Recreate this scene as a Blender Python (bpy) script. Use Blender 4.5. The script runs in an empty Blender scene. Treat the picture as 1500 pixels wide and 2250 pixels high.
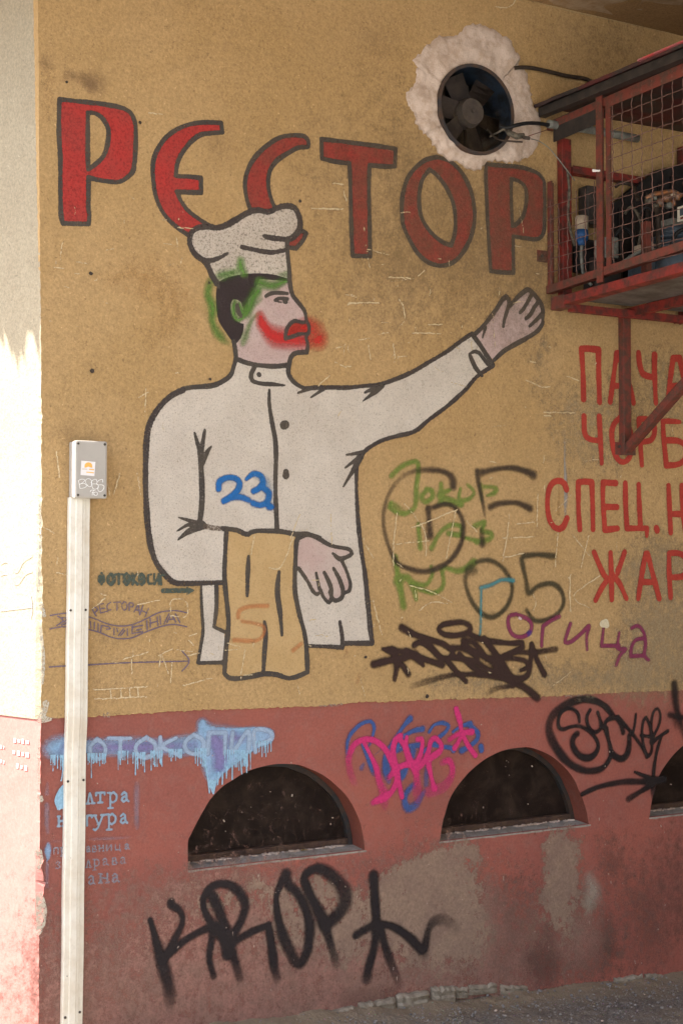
import bpy, bmesh, math, random
import numpy as np
from mathutils import Vector, Matrix
from mathutils.geometry import tessellate_polygon

random.seed(7)
SC = bpy.context.scene
COL = SC.collection

# ------------------------------------------------------------------ camera, sky, sun, exposure
FPX, PCX, PCY = 3100.0, 750.0, 1125.0
CAZ, CPI = math.radians(28.6), math.atan(95 / 3100.0)
CAM = np.array([0.0, -4.35, 1.60])
FW = np.array([math.sin(CAZ) * math.cos(CPI), math.cos(CAZ) * math.cos(CPI), math.sin(CPI)])
RT = np.array([math.cos(CAZ), -math.sin(CAZ), 0.0])
UP = np.cross(RT, FW)
cd = bpy.data.cameras.new('camera')
cam = bpy.data.objects.new('camera', cd)
COL.objects.link(cam)
cam.matrix_world = Matrix(((RT[0], UP[0], -FW[0], CAM[0]), (RT[1], UP[1], -FW[1], CAM[1]),
                           (RT[2], UP[2], -FW[2], CAM[2]), (0, 0, 0, 1)))
cd.sensor_fit = 'VERTICAL'
cd.sensor_height = 22.3
cd.sensor_width = 22.3 * 1500 / 2250
cd.lens = FPX * 22.3 / 2250
cd.clip_end = 3000
SC.camera = cam

SUN_EL, SUN_TH = math.radians(56), math.radians(22)   # elevation; swing from -X towards +Y
sdir = Vector((-math.cos(SUN_TH) * math.cos(SUN_EL), math.sin(SUN_TH) * math.cos(SUN_EL), math.sin(SUN_EL)))
world = bpy.data.worlds.new('World')
SC.world = world
world.use_nodes = True
wn = world.node_tree
for n in list(wn.nodes):
    wn.nodes.remove(n)
sky = wn.nodes.new('ShaderNodeTexSky')
sky.sky_type = 'NISHITA'
sky.sun_disc = False
sky.sun_elevation = SUN_EL
sky.sun_rotation = math.atan2(sdir.x, sdir.y)
sky.dust_density = 3.5
sky.ozone_density = 0.6
bg = wn.nodes.new('ShaderNodeBackground')
bg.inputs['Strength'].default_value = 0.12
wo = wn.nodes.new('ShaderNodeOutputWorld')
wn.links.new(sky.outputs[0], bg.inputs[0])
wn.links.new(bg.outputs[0], wo.inputs[0])
sl = bpy.data.lights.new('sun', 'SUN')
sl.energy = 5.0
sl.angle = math.radians(0.5)
sl.color = (1.0, 0.96, 0.89)
so = bpy.data.objects.new('sun', sl)
COL.objects.link(so)
so.rotation_euler = sdir.to_track_quat('Z', 'Y').to_euler()
SC.view_settings.view_transform = 'Standard'
SC.view_settings.look = 'None'
SC.view_settings.gamma = 1
SC.view_settings.exposure = 2.2
SC.view_settings.use_curve_mapping = False
SC.cycles.transparent_max_bounces = 24
SC.cycles.max_bounces = 6

# ------------------------------------------------------------------ photo geometry helpers
def hit(px, py, ax, val):
    d = FW * FPX + RT * (px - PCX) - UP * (py - PCY)
    return CAM + d * ((val - CAM[ax]) / d[ax])

def wall_xz(P):
    """photo pixels (n,2) on the plane y=0 -> world x,z and metres per pixel"""
    P = np.asarray(P, float)
    d = FW[None] * FPX + RT[None] * (P[:, :1] - PCX) - UP[None] * (P[:, 1:2] - PCY)
    t = (0 - CAM[1]) / d[:, 1]
    W = CAM[None] + d * t[:, None]
    return W[:, [0, 2]], t * 1.0

CROPS = {'0': (0, 0, 1), 'A': (100, 180, .266667), 'B': (400, 230, .266667), 'C': (680, 280, .266667), 'D': (1000, 300, 1 / 6),
         'H': (400, 440, .226667), 'J': (300, 820, .266667), 'K': (620, 600, .4), 'L': (400, 1130, .293333),
         'M': (1000, 620, .146667), 'N': (820, 980, .293333), 'O': (800, 1320, .293333), 'P': (1080, 1320, .266667),
         'Q': (90, 940, .24896), 'R': (90, 1560, .36), 'S': (740, 1540, .226667), 'T': (1180, 1480, .213333),
         'U': (300, 1880, .48), 'V': (1150, 650, .233333), 'W': (1150, 1000, .233333), 'X': (90, 1700, .153333),
         'Y': (100, 1240, .226667), 'E': (850, 0, .266667), 'F': (380, 1640, .306667), 'G': (920, 1600, .28),
         'I': (1150, 350, .233333)}

def parse(s, w=1.0, crop='0', closed=False, raw=False):
    """'@A x,y[*][:w[:o]] ...' -> smoothed list of (px,py,width_px,opacity)"""
    pts = []
    ox, oy, k = CROPS[crop]
    for tok in s.split():
        if tok[0] == '@':
            ox, oy, k = CROPS[tok[1]]
            continue
        c = '*' in tok
        f = tok.replace('*', '').split(':')
        x, y = f[0].split(',')
        ww = float(f[1]) if len(f) > 1 else w
        o = float(f[2]) if len(f) > 2 else 1.0
        pts.append((ox + float(x) * k, oy + float(y) * k, ww * k, o, c))
    n = len(pts)
    if n == 1:
        return [pts[0][:4]]
    out = []
    A = [np.array(p[:4]) for p in pts]
    cor = [p[4] for p in pts]
    rng = range(n) if closed else range(n - 1)
    for i in rng:
        p1, p2 = A[i], A[(i + 1) % n]
        p0 = A[i - 1] if (closed or i > 0) else p1
        p3 = A[(i + 2) % n] if (closed or i + 2 < n) else p2
        if cor[i]:
            p0 = p1
        if cor[(i + 1) % n]:
            p3 = p2
        L = np.hypot(*(p2 - p1)[:2])
        m = max(1, int(L / 5))
        if cor[i] and cor[(i + 1) % n]:
            m = 1
        m1, m2 = (p2 - p0) / 2, (p3 - p1) / 2
        if cor[i]:
            m1 = (p2 - p1)
        if cor[(i + 1) % n]:
            m2 = (p2 - p1)
        for j in range(m):
            t = j / m
            h = (2 * t**3 - 3 * t * t + 1) * p1 + (t**3 - 2 * t * t + t) * m1 + (-2 * t**3 + 3 * t * t) * p2 + (t**3 - t * t) * m2
            h[2:] = p1[2:] * (1 - t) + p2[2:] * t
            out.append(tuple(h))
    if not closed:
        out.append(tuple(A[-1]))
    return out

def to_wall(path):
    a = np.array(path)
    xz, mpp = wall_xz(a[:, :2])
    return xz, a[:, 2] * mpp * 1.16, a[:, 3]

# ------------------------------------------------------------------ materials
def new_mat(name):
    m = bpy.data.materials.new(name)
    m.use_nodes = True
    nt = m.node_tree
    b = nt.nodes['Principled BSDF']
    b.inputs['Specular IOR Level'].default_value = 0.25
    return m, nt, b

class NT:
    def __init__(s, nt):
        s.nt = nt
    def n(s, t, **kw):
        nd = s.nt.nodes.new(t)
        for k, v in kw.items():
            setattr(nd, k, v)
        return nd
    def l(s, a, b):
        s.nt.links.new(a, b)
    def val(s, sock, v):
        if hasattr(v, 'is_linked') or isinstance(v, bpy.types.NodeSocket):
            s.l(v, sock)
        else:
            sock.default_value = v
    def math(s, op, a, b=0.0, c=0.0, clamp=False):
        nd = s.n('ShaderNodeMath', operation=op, use_clamp=clamp)
        s.val(nd.inputs[0], a); s.val(nd.inputs[1], b); s.val(nd.inputs[2], c)
        return nd.outputs[0]
    def ramp(s, x, lo, hi, a=0.0, b=1.0):
        nd = s.n('ShaderNodeMapRange', interpolation_type='SMOOTHSTEP')
        s.val(nd.inputs[0], x)
        nd.inputs[1].default_value, nd.inputs[2].default_value = lo, hi
        nd.inputs[3].default_value, nd.inputs[4].default_value = a, b
        return nd.outputs[0]
    def noise(s, vec, scale, detail=3, rough=.6, dist=0.0):
        nd = s.n('ShaderNodeTexNoise')
        s.l(vec, nd.inputs['Vector'])
        nd.inputs['Scale'].default_value = scale
        nd.inputs['Detail'].default_value = detail
        nd.inputs['Roughness'].default_value = rough
        nd.inputs['Distortion'].default_value = dist
        return nd.outputs['Fac']
    def mix(s, f, a, b, mode='MIX'):
        nd = s.n('ShaderNodeMix', data_type='RGBA', blend_type=mode)
        s.val(nd.inputs[0], f)
        s.val(nd.inputs[6], a if not isinstance(a, tuple) else (*a[:3], 1))
        s.val(nd.inputs[7], b if not isinstance(b, tuple) else (*b[:3], 1))
        return nd.outputs[2]
    def pos(s, scale=(1, 1, 1), loc=(0, 0, 0)):
        g = s.n('ShaderNodeNewGeometry')
        mp = s.n('ShaderNodeMapping')
        mp.inputs['Scale'].default_value = scale
        mp.inputs['Location'].default_value = loc
        s.l(g.outputs['Position'], mp.inputs['Vector'])
        return mp.outputs[0]

def stucco_group():
    g = bpy.data.node_groups.new('stucco_noise', 'ShaderNodeTree')
    for nm in ('Fine', 'Mid', 'Big', 'Grain', 'Speck', 'Height'):
        g.interface.new_socket(nm, in_out='OUTPUT', socket_type='NodeSocketFloat')
    k = NT(g)
    out = k.n('NodeGroupOutput')
    p = k.pos()
    fine = k.noise(p, 130, 4, .75)
    mid = k.noise(p, 26, 5, .65, .3)
    big = k.noise(p, 2.6, 5, .6, .4)
    ps = k.pos((1, 1, .9))
    grain = k.noise(ps, 115, 5, .85)
    sp = k.noise(p, 95, 2, .5)
    speck = k.ramp(sp, .66, .73)
    h = k.math('ADD', k.math('MULTIPLY', fine, .6), k.math('MULTIPLY', mid, .9))
    for nm, o in zip(('Fine', 'Mid', 'Big', 'Grain', 'Speck', 'Height'), (fine, mid, big, grain, speck, h)):
        k.l(o, out.inputs[nm])
    return g
SG = stucco_group()

def use_sg(k):
    n = k.n('ShaderNodeGroup')
    n.node_tree = SG
    return n.outputs

def bump(k, b, height, strength=.5, dist=.003):
    bn = k.n('ShaderNodeBump')
    bn.inputs['Strength'].default_value = strength
    bn.inputs['Distance'].default_value = dist
    k.l(height, bn.inputs['Height'])
    k.l(bn.outputs[0], b.inputs['Normal'])

def mat_stucco(name, c1, c2, c3, rough=.9, bs=.75):
    """c1 main, c2 second tone, c3 dark grime"""
    m, nt, b = new_mat(name)
    k = NT(nt); o = use_sg(k)
    col = k.mix(k.ramp(o['Big'], .35, .65), c1, c2)
    col = k.mix(k.math('MULTIPLY', k.ramp(o['Mid'], .5, .74), .24), col, c3)
    gr = k.ramp(o['Grain'], .3, .72, .76, 1.2)
    v = k.n('ShaderNodeMix', data_type='RGBA', blend_type='MULTIPLY')
    v.inputs[0].default_value = 1
    k.l(col, v.inputs[6])
    cc = k.n('ShaderNodeCombineColor')
    for i in range(3):
        k.l(gr, cc.inputs[i])
    k.l(cc.outputs[0], v.inputs[7])
    col = k.mix(k.math('MULTIPLY', o['Speck'], .4), v.outputs[2], tuple(x * .45 for x in c3))
    lf = k.noise(k.pos((1, 1, 1), (3, 1, 7)), 95, 2, .5)
    col = k.mix(k.math('MULTIPLY', k.ramp(lf, .7, .78), .6), col, tuple(min(.85, x * 1.55 + .05) for x in c1))
    k.l(col, b.inputs['Base Color'])
    b.inputs['Roughness'].default_value = rough
    bump(k, b, o['Height'], bs, .004)
    return m

def mat_dado(name, c1, c2, c3):
    m, nt, b = new_mat(name)
    k = NT(nt); o = use_sg(k)
    col = k.mix(k.ramp(o['Big'], .35, .62), c1, c2)
    col = k.mix(k.math('MULTIPLY', k.ramp(o['Mid'], .45, .7), .35), col, c3)
    gr = k.ramp(o['Grain'], .3, .7, .84, 1.14)
    cc = k.n('ShaderNodeCombineColor')
    for i in range(3):
        k.l(gr, cc.inputs[i])
    col = k.mix(1.0, col, cc.outputs[0], 'MULTIPLY')
    vo = k.n('ShaderNodeTexVoronoi')
    pv = k.pos((1, 1, .6), (0, 0, 2))
    k.l(pv, vo.inputs['Vector'])
    vo.inputs['Scale'].default_value = 34
    dens = k.noise(k.pos((1, 1, 1), (5, 0, 0)), 5, 3, .6)
    thr = k.math('MULTIPLY', k.ramp(dens, .4, .75), .10)
    chip = k.ramp(k.math('SUBTRACT', thr, vo.outputs['Distance']), .0, .05)
    col = k.mix(chip, col, (.55, .44, .36))
    k.l(col, b.inputs['Base Color'])
    b.inputs['Roughness'].default_value = .75
    bump(k, b, k.math('ADD', k.math('MULTIPLY', o['Height'], .35), k.math('MULTIPLY', chip, -.4)), .5, .003)
    return m

def mat_paint(name, col, mode='crisp', wear=.25, op=1.0, col2=None, rough=.8, edge=.5, grain=.16):
    m, nt, b = new_mat(name)
    k = NT(nt); o = use_sg(k)
    at = k.n('ShaderNodeAttribute'); at.attribute_name = 'm'
    mk = at.outputs['Fac']
    c = col
    if col2:
        c = k.mix(k.ramp(k.noise(k.pos((1, 1, 1), (2, 3, 4)), 7, 4, .65), .35, .65), col, col2)
    gr = k.ramp(o['Grain'], .3, .72, 1 - grain * 1.6, 1 + grain * 1.2)
    cc = k.n('ShaderNodeCombineColor')
    for i in range(3):
        k.l(gr, cc.inputs[i])
    c = k.mix(1.0, c, cc.outputs[0], 'MULTIPLY')
    k.l(c, b.inputs['Base Color'])
    b.inputs['Roughness'].default_value = rough
    if mode == 'crisp':
        x = k.math('ADD', mk, k.math('MULTIPLY', k.math('SUBTRACT', o['Fine'], .5), edge))
        a = k.ramp(x, .42, .58)
        w1 = k.ramp(o['Grain'], .60 - wear * .35, .78 - wear * .35)
        a = k.math('MULTIPLY', a, k.math('SUBTRACT', 1.0, k.math('MULTIPLY', w1, min(1, wear * 2.2))))
    elif mode == 'spray':
        x = k.math('ADD', mk, k.math('MULTIPLY', k.math('SUBTRACT', o['Fine'], .5), .55))
        x = k.math('MULTIPLY', x, k.ramp(mk, 0, .3))
        a = k.ramp(x, .0, 1.0)
        w1 = k.ramp(o['Grain'], .52, .74)
        a = k.math('MULTIPLY', a, k.math('SUBTRACT', 1.0, k.math('MULTIPLY', w1, wear)))
    else:   # flake: ragged islands of what lies under the paint
        n2 = k.math('ADD', k.math('MULTIPLY', k.noise(k.pos((1, 1, .8), (9, 9, 9)), 34, 9, .85), 2.9), k.math('MULTIPLY', o['Fine'], .6))
        x = k.math('ADD', mk, k.math('SUBTRACT', n2, 1.8))
        a = k.ramp(x, .45, .56) if mode == 'flake' else k.ramp(x, .1, 1.0)
    a = k.math('MULTIPLY', a, op, clamp=True)
    k.l(a, b.inputs['Alpha'])
    bump(k, b, o['Height'], .65, .004)
    return m

def mat_plain(name, col, rough=.6, metal=0.0, var=.25, scale=30, col2=None, bs=.15, spec=.3):
    m, nt, b = new_mat(name)
    k = NT(nt)
    tc = k.n('ShaderNodeTexCoord')
    n1 = k.noise(k.pos(), scale, 5, .65)
    c2 = col2 or tuple(x * (1 - var) for x in col)
    c = k.mix(k.ramp(n1, .38, .64), col, c2)
    n2 = k.noise(k.pos(), scale * 8, 2, .6)
    c = k.mix(k.math('MULTIPLY', k.ramp(n2, .5, .75), var), c, tuple(x * .6 for x in col))
    k.l(c, b.inputs['Base Color'])
    k.l(k.ramp(n1, .2, .8, rough - .1, min(1, rough + .12)), b.inputs['Roughness'])
    b.inputs['Metallic'].default_value = metal
    b.inputs['Specular IOR Level'].default_value = spec
    bump(k, b, n2, bs, .002)
    return m

OCHRE = (.435, .29, .135)
M = {}
M['ochre'] = mat_stucco('ochre_stucco', OCHRE, (.40, .262, .115), (.26, .165, .08))
M['side'] = mat_stucco('pale_stucco', (.345, .30, .215), (.32, .275, .195), (.23, .19, .13))
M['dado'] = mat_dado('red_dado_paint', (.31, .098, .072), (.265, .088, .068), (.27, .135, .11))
M['dado_side'] = mat_dado('sunned_dado_paint', (.36, .138, .118), (.38, .15, .13), (.39, .19, .165))  # lighter, pinker red than the front plinth
M['plaster'] = mat_plain('bare_plaster', (.58, .475, .40), .95, 0, .3, 24, (.45, .345, .27), .9, .1)
M['cement'] = mat_plain('cement_render', (.36, .32, .26), .9, 0, .3, 25, (.24, .20, .15), .8, .1)
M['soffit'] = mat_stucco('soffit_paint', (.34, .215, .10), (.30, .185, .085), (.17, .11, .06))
M['red'] = mat_plain('red_frame_paint', (.22, .026, .020), .6, 0, .6, 26, (.075, .028, .022), .4, .3)
M['redrust'] = mat_plain('rusty_red_paint', (.17, .040, .028), .6, 0, .5, 30, (.085, .045, .032), .4, .3)
M['wire'] = mat_plain('rusty_wire', (.20, .115, .095), .6, .2, .4, 60, (.11, .06, .05), .3, .3)
M['dark'] = mat_plain('dark_sheet', (.02, .018, .017), .5, 0, .4, 30, (.045, .035, .03), .2, .4)
M['black'] = mat_plain('black_rubber', (.012, .012, .013), .55, 0, .3, 40)
M['galv'] = mat_plain('grey_sheet', (.14, .135, .125), .6, .1, .4, 9, (.08, .072, .06), .2, .3)
M['grey'] = mat_plain('grey_box_plastic', (.40, .375, .335), .45, 0, .06, 12, None, .02, .4)
M['cream'] = mat_plain('cream_trunking', (.74, .71, .62), .42, 0, .16, 9, (.66, .60, .49), .03, .4)
M['screw'] = mat_plain('screw_metal', (.07, .06, .05), .5, .3, .4, 80)
M['duct'] = mat_plain('rusty_duct', (.085, .055, .04), .7, .1, .5, 22, (.045, .045, .05), .4, .2)
M['ductin'] = mat_plain('duct_inside', (.014, .024, .04), .6, .1, .5, 14, (.008, .008, .009), .2, .2)
M['blade'] = mat_plain('fan_blade', (.055, .040, .033), .7, .0, .4, 25, (.03, .025, .023), .2, .3)
M['hub'] = mat_plain('fan_hub', (.085, .07, .058), .55, .2, .4, 35, (.06, .05, .045), .3, .3)
M['void'] = mat_plain('dark_void', (.006, .006, .006), .9)
M['frame'] = mat_plain('window_frame_metal', (.030, .032, .034), .55, .1, .4, 30, (.06, .038, .028), .3, .3)
M['frame_rust'] = mat_plain('rusty_rail', (.055, .032, .025), .7, .1, .4, 30, (.09, .055, .035), .4, .2)
M['sill'] = mat_plain('grey_sill', (.33, .315, .28), .9, 0, .25, 20, (.25, .225, .19), .4, .02)
M['sticker'] = mat_plain('sticker_paper', (.80, .77, .76), .5, 0, .03, 10)
M['orange_ink'] = mat_plain('orange_ink', (.85, .48, .12), .5, 0, .1, 40)
M['ink'] = mat_plain('faint_ink', (.62, .55, .50), .5, 0, .1, 40)
M['white_pen'] = mat_plain('white_pen', (.9, .9, .88), .4, 0, .02, 40)
M['pipe'] = mat_plain('grey_pipe', (.22, .23, .20), .6, 0, .3, 30, (.12, .12, .11), .2, .3)
M['cable'] = mat_plain('brown_cable', (.05, .035, .026), .6, 0, .4, 30)
M['tape'] = mat_plain('dirty_tape', (.14, .12, .09), .8, 0, .5, 60, (.05, .045, .035), .5)
M['blueunit'] = mat_plain('blue_grey_enamel', (.07, .10, .13), .45, 0, .4, 20, (.045, .055, .065), .2, .4)
M['blue'] = mat_plain('blue_plastic', (.02, .08, .22), .5, 0, .3, 30)
M['beige'] = mat_plain('beige_plastic', (.42, .34, .25), .5, 0, .3, 30)
M['copper'] = mat_plain('tarnished_brass', (.45, .20, .09), .45, .5, .5, 40, (.16, .13, .11), .3, .5)
M['label'] = mat_plain('pale_label', (.62, .58, .47), .5, 0, .1, 20)
M['leaf'] = mat_plain('dry_leaf', (.38, .25, .03), .7, 0, .4, 60)

# ------------------------------------------------------------------ object helpers
def link(name, me, mat=None, parent=None, **props):
    o = bpy.data.objects.new(name, me)
    COL.objects.link(o)
    if mat is not None and me is not None and not me.materials:
        me.materials.append(mat)
    if parent is not None:
        o.parent = parent
        o.matrix_parent_inverse = parent.matrix_world.inverted()
    for k, v in props.items():
        o[k] = v
    return o

def thing(name, label, cat, loc=(0, 0, 0), **kw):
    o = link(name, None, label=label, category=cat, **kw)
    o.location = loc
    o.matrix_world = Matrix.Translation(loc)
    bpy.context.view_layer.update()
    return o

def bm_obj(name, bm, mat, parent=None, smooth=False, **kw):
    me = bpy.data.meshes.new(name)
    bmesh.ops.recalc_face_normals(bm, faces=bm.faces)
    bm.to_mesh(me)
    bm.free()
    if smooth:
        for p in me.polygons:
            p.use_smooth = True
    return link(name, me, mat, parent, **kw)

def box_bm(bm, lo, hi, bev=0.0, rot=None):
    r = bmesh.ops.create_cube(bm, size=1)
    vs = r['verts']
    c = [(a + b) / 2 for a, b in zip(lo, hi)]
    s = [abs(b - a) for a, b in zip(lo, hi)]
    for v in vs:
        v.co = Vector((v.co.x * s[0], v.co.y * s[1], v.co.z * s[2]))
        if rot is not None:
            v.co = rot @ v.co
        v.co += Vector(c)
    if bev:
        es = {e for v in vs for e in v.link_edges}
        bmesh.ops.bevel(bm, geom=list(es), offset=bev, segments=2, affect='EDGES', profile=.6)
    return bm

def box(name, lo, hi, mat, parent=None, bev=.002, **kw):
    return bm_obj(name, box_bm(bmesh.new(), lo, hi, bev), mat, parent, **kw)

def beam_bm(bm, a, b, w, d, bev=.002, roll=0.0):
    a, b = Vector(a), Vector(b)
    L = (b - a).length
    q = (b - a).to_track_quat('Z', 'X').to_matrix() @ Matrix.Rotation(roll, 3, 'Z')
    r = bmesh.ops.create_cube(bm, size=1)
    for v in r['verts']:
        v.co = q @ Vector((v.co.x * w, v.co.y * d, v.co.z * L)) + (a + b) / 2
    if bev:
        es = {e for v in r['verts'] for e in v.link_edges}
        bmesh.ops.bevel(bm, geom=list(es), offset=bev, segments=1, affect='EDGES')
    return bm

def angle_bm(bm, a, b, w, t, sx=1, sy=1):
    """L-section along a->b (vertical or along y): two thin plates"""
    a, b = Vector(a), Vector(b)
    d = (b - a).normalized()
    if abs(d.z) > .7:
        u, v = Vector((sx, 0, 0)), Vector((0, sy, 0))
    else:
        u, v = Vector((sx, 0, 0)) if abs(d.y) > .7 else Vector((0, sx, 0)), Vector((0, 0, sy))
    prof = [Vector((0, 0, 0)), u * w, u * w + v * t, u * t + v * t, u * t + v * w, v * w]
    va = [bm.verts.new(a + p) for p in prof]
    vb = [bm.verts.new(b + p) for p in prof]
    n = len(prof)
    for i in range(n):
        bm.faces.new((va[i], va[(i + 1) % n], vb[(i + 1) % n], vb[i]))
    bm.faces.new(va); bm.faces.new(vb)
    return bm

def tube_bm(bm, pts, r, seg=8, cap=True):
    pts = [Vector(p) for p in pts]
    rr = r if isinstance(r, (list, tuple)) else [r] * len(pts)
    rings = []
    up = Vector((0.13, 0.2, 1)).normalized()
    for i, p in enumerate(pts):
        t = (pts[min(i + 1, len(pts) - 1)] - pts[max(i - 1, 0)]).normalized()
        u = t.cross(up)
        if u.length < .05:
            u = t.cross(Vector((1, 0, 0)))
        u.normalize(); w = t.cross(u)
        rings.append([bm.verts.new(p + (u * math.cos(a) + w * math.sin(a)) * rr[i]) for a in (2 * math.pi * j / seg for j in range(seg))])
    for A, B in zip(rings, rings[1:]):
        for j in range(seg):
            bm.faces.new((A[j], A[(j + 1) % seg], B[(j + 1) % seg], B[j]))
    if cap:
        bm.faces.new(rings[0]); bm.faces.new(rings[-1])
    return bm

def smooth3(pts, n=8):
    P = [np.array(p, float) for p in pts]
    out = []
    for i in range(len(P) - 1):
        p0, p1, p2, p3 = P[max(i - 1, 0)], P[i], P[i + 1], P[min(i + 2, len(P) - 1)]
        for j in range(n):
            t = j / n
            out.append(tuple(.5 * ((2 * p1) + (-p0 + p2) * t + (2 * p0 - 5 * p1 + 4 * p2 - p3) * t * t + (-p0 + 3 * p1 - 3 * p2 + p3) * t**3)))
    out.append(tuple(P[-1]))
    return out

def tube(name, pts, r, mat, parent=None, sm=6, seg=8, **kw):
    pts = smooth3(pts, sm) if sm else pts
    return bm_obj(name, tube_bm(bmesh.new(), pts, r, seg), mat, parent, True, **kw)

# ------------------------------------------------------------------ wall marks: paint as thin sheets with a density attribute
def seg_window(xs, zs, a, b, R):
    i0 = max(0, np.searchsorted(xs, min(a[0], b[0]) - R)); i1 = min(len(xs), np.searchsorted(xs, max(a[0], b[0]) + R) + 1)
    j0 = max(0, np.searchsorted(zs, min(a[1], b[1]) - R)); j1 = min(len(zs), np.searchsorted(zs, max(a[1], b[1]) + R) + 1)
    return i0, i1, j0, j1

def seg_dist(X, Z, a, b):
    d = b - a
    L2 = float(d @ d)
    t = np.zeros_like(X) if L2 < 1e-12 else np.clip(((X - a[0]) * d[0] + (Z - a[1]) * d[1]) / L2, 0, 1)
    return np.hypot(X - a[0] - t * d[0], Z - a[1] - t * d[1]), t

def mask_mesh(name, strokes=(), polys=(), soft=None, cell=.004, y=-.007):
    """strokes: wall-space (xz, width, opacity); polys: closed wall-space outlines (even-odd)"""
    allp = [s[0] for s in strokes] + list(polys)
    R = max([float(s[1].max()) / 2 for s in strokes] + [0]) * 1.36 + cell * 3
    mn = np.min([p.min(0) for p in allp], 0) - R
    mx = np.max([p.max(0) for p in allp], 0) + R
    i0, j0 = np.floor(mn / cell).astype(int); i1, j1 = np.ceil(mx / cell).astype(int)
    xs, zs = np.arange(i0, i1 + 1) * cell, np.arange(j0, j1 + 1) * cell
    Mk = np.zeros((len(xs), len(zs)))
    e = cell * .95
    XX, ZZ = np.meshgrid(xs, zs, indexing='ij')
    if len(polys):
        D = np.full(Mk.shape, e)
        ins = np.zeros(Mk.shape, bool)
        for p in polys:
            q = np.roll(p, -1, 0)
            for a, b in zip(p, q):
                i0, i1, j0, j1 = seg_window(xs, zs, a, b, e * 1.5)
                if i1 > i0 and j1 > j0:
                    d, _ = seg_dist(XX[i0:i1, j0:j1], ZZ[i0:i1, j0:j1], a, b)
                    D[i0:i1, j0:j1] = np.minimum(D[i0:i1, j0:j1], d)
                if a[1] != b[1]:
                    lo, hi = min(a[1], b[1]), max(a[1], b[1])
                    jj = np.where((zs >= lo) & (zs < hi))[0]
                    if len(jj):
                        xc = a[0] + (zs[jj] - a[1]) * (b[0] - a[0]) / (b[1] - a[1])
                        ins[:, jj] ^= xs[:, None] < xc[None]
        Mk = np.maximum(Mk, np.clip(.5 + np.where(ins, D, -D) / (2 * e), 0, 1))
    gsoft = soft
    for st in strokes:
        xz, w, o = st[:3]
        soft = st[3] if len(st) > 3 else gsoft
        S = np.zeros(Mk.shape)
        n = len(xz)
        for i in range(max(1, n - 1)):
            k2 = min(i + 1, n - 1)
            a, b = xz[i], xz[k2]
            r0, r1 = w[i] / 2, w[k2] / 2
            Rw = max(r0, r1) * (1.36 if soft is not None else 1) + e * 1.5
            i0, i1, j0, j1 = seg_window(xs, zs, a, b, Rw)
            if i1 <= i0 or j1 <= j0:
                continue
            d, t = seg_dist(XX[i0:i1, j0:j1], ZZ[i0:i1, j0:j1], a, b)
            r = r0 + (r1 - r0) * t
            if soft is None:
                v = np.clip(.5 + (r - d) / (2 * e), 0, 1)
            else:
                v = np.clip((r * (1.12 + .22 * soft) - d) / np.maximum(r * (soft * 1.05 + .18), e), 0, 1)
                v = v * (o[i] + (o[k2] - o[i]) * t)
            S[i0:i1, j0:j1] = np.maximum(S[i0:i1, j0:j1], v)
        Mk = np.maximum(Mk, S) if soft is None else 1 - (1 - Mk) * (1 - S)
    f = np.maximum.reduce([Mk[:-1, :-1], Mk[1:, :-1], Mk[:-1, 1:], Mk[1:, 1:]]) > .01
    I, J = np.where(f)
    nz = len(zs)
    quads = np.stack([I * nz + J, (I + 1) * nz + J, (I + 1) * nz + J + 1, I * nz + J + 1], 1)
    used, inv = np.unique(quads, return_inverse=True)
    inv = inv.reshape(-1, 4)
    co = np.stack([XX.ravel()[used], np.full(len(used), y), ZZ.ravel()[used]], 1)
    me = bpy.data.meshes.new(name)
    me.vertices.add(len(co)); me.vertices.foreach_set('co', co.ravel())
    me.loops.add(inv.size); me.loops.foreach_set('vertex_index', inv.ravel().astype(np.int32))
    me.polygons.add(len(inv)); me.polygons.foreach_set('loop_start', np.arange(0, inv.size, 4, dtype=np.int32))
    me.update(calc_edges=True)
    at = me.attributes.new('m', 'FLOAT', 'POINT')
    at.data.foreach_set('value', Mk.ravel()[used].astype(np.float32))
    return me

PY = {'up': -.0066, 'lo': -.0008}
LAYER = [0]
def mark(name, crop, strokes, mat, w=10, polys=(), soft=None, cell=.004, zone='up', parent=None, under=0, **kw):
    LAYER[0] += 1
    S = []
    jr = random.Random(LAYER[0])
    for s in strokes:
        xz, ww, oo = to_wall(parse(s, w, crop))
        ph, f1 = jr.uniform(0, 6), jr.uniform(18, 30)
        d = np.concatenate([[0], np.cumsum(np.hypot(*np.diff(xz, axis=0).T))]) if len(xz) > 1 else np.zeros(1)
        ww = ww * (1 + .07 * np.sin(d * f1 + ph) + .05 * np.sin(d * f1 * 2.7 + ph * 2))
        if soft is not None:
            oo = oo * (1 - .10 * (1 + np.sin(d * f1 * .7 + ph)))
            S.append((xz, ww * 1.9, oo * .16, 1.2))
        S.append((xz, ww, oo))
    Pl = [to_wall(parse(s, 1, crop, closed=True))[0] for s in polys]
    y = PY[zone] - .00006 * (LAYER[0] if not under else 0) + .00006 * under
    return link(name, mask_mesh(name, S, Pl, soft, cell, y), mat, parent, **kw)

# ================================================================== BUILDING
B = thing('building', 'ochre plastered restaurant wall with red plinth, chef mural, red lettering, graffiti and arched basement windows', 'building', (1.3, 0, 0))

def rag(a, b, n, amp, seed):
    r = random.Random(seed)
    out = []
    for i in range(n):
        t = i / n
        out.append((a[0] + (b[0] - a[0]) * t + r.uniform(-amp, amp) * (a[1] != b[1]) , a[1] + (b[1] - a[1]) * t + r.uniform(-amp, amp) * (a[0] != b[0])))
    return out

def px_line(s):
    return [tuple(p) for p in to_wall(parse(s, 1))[0]]

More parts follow.
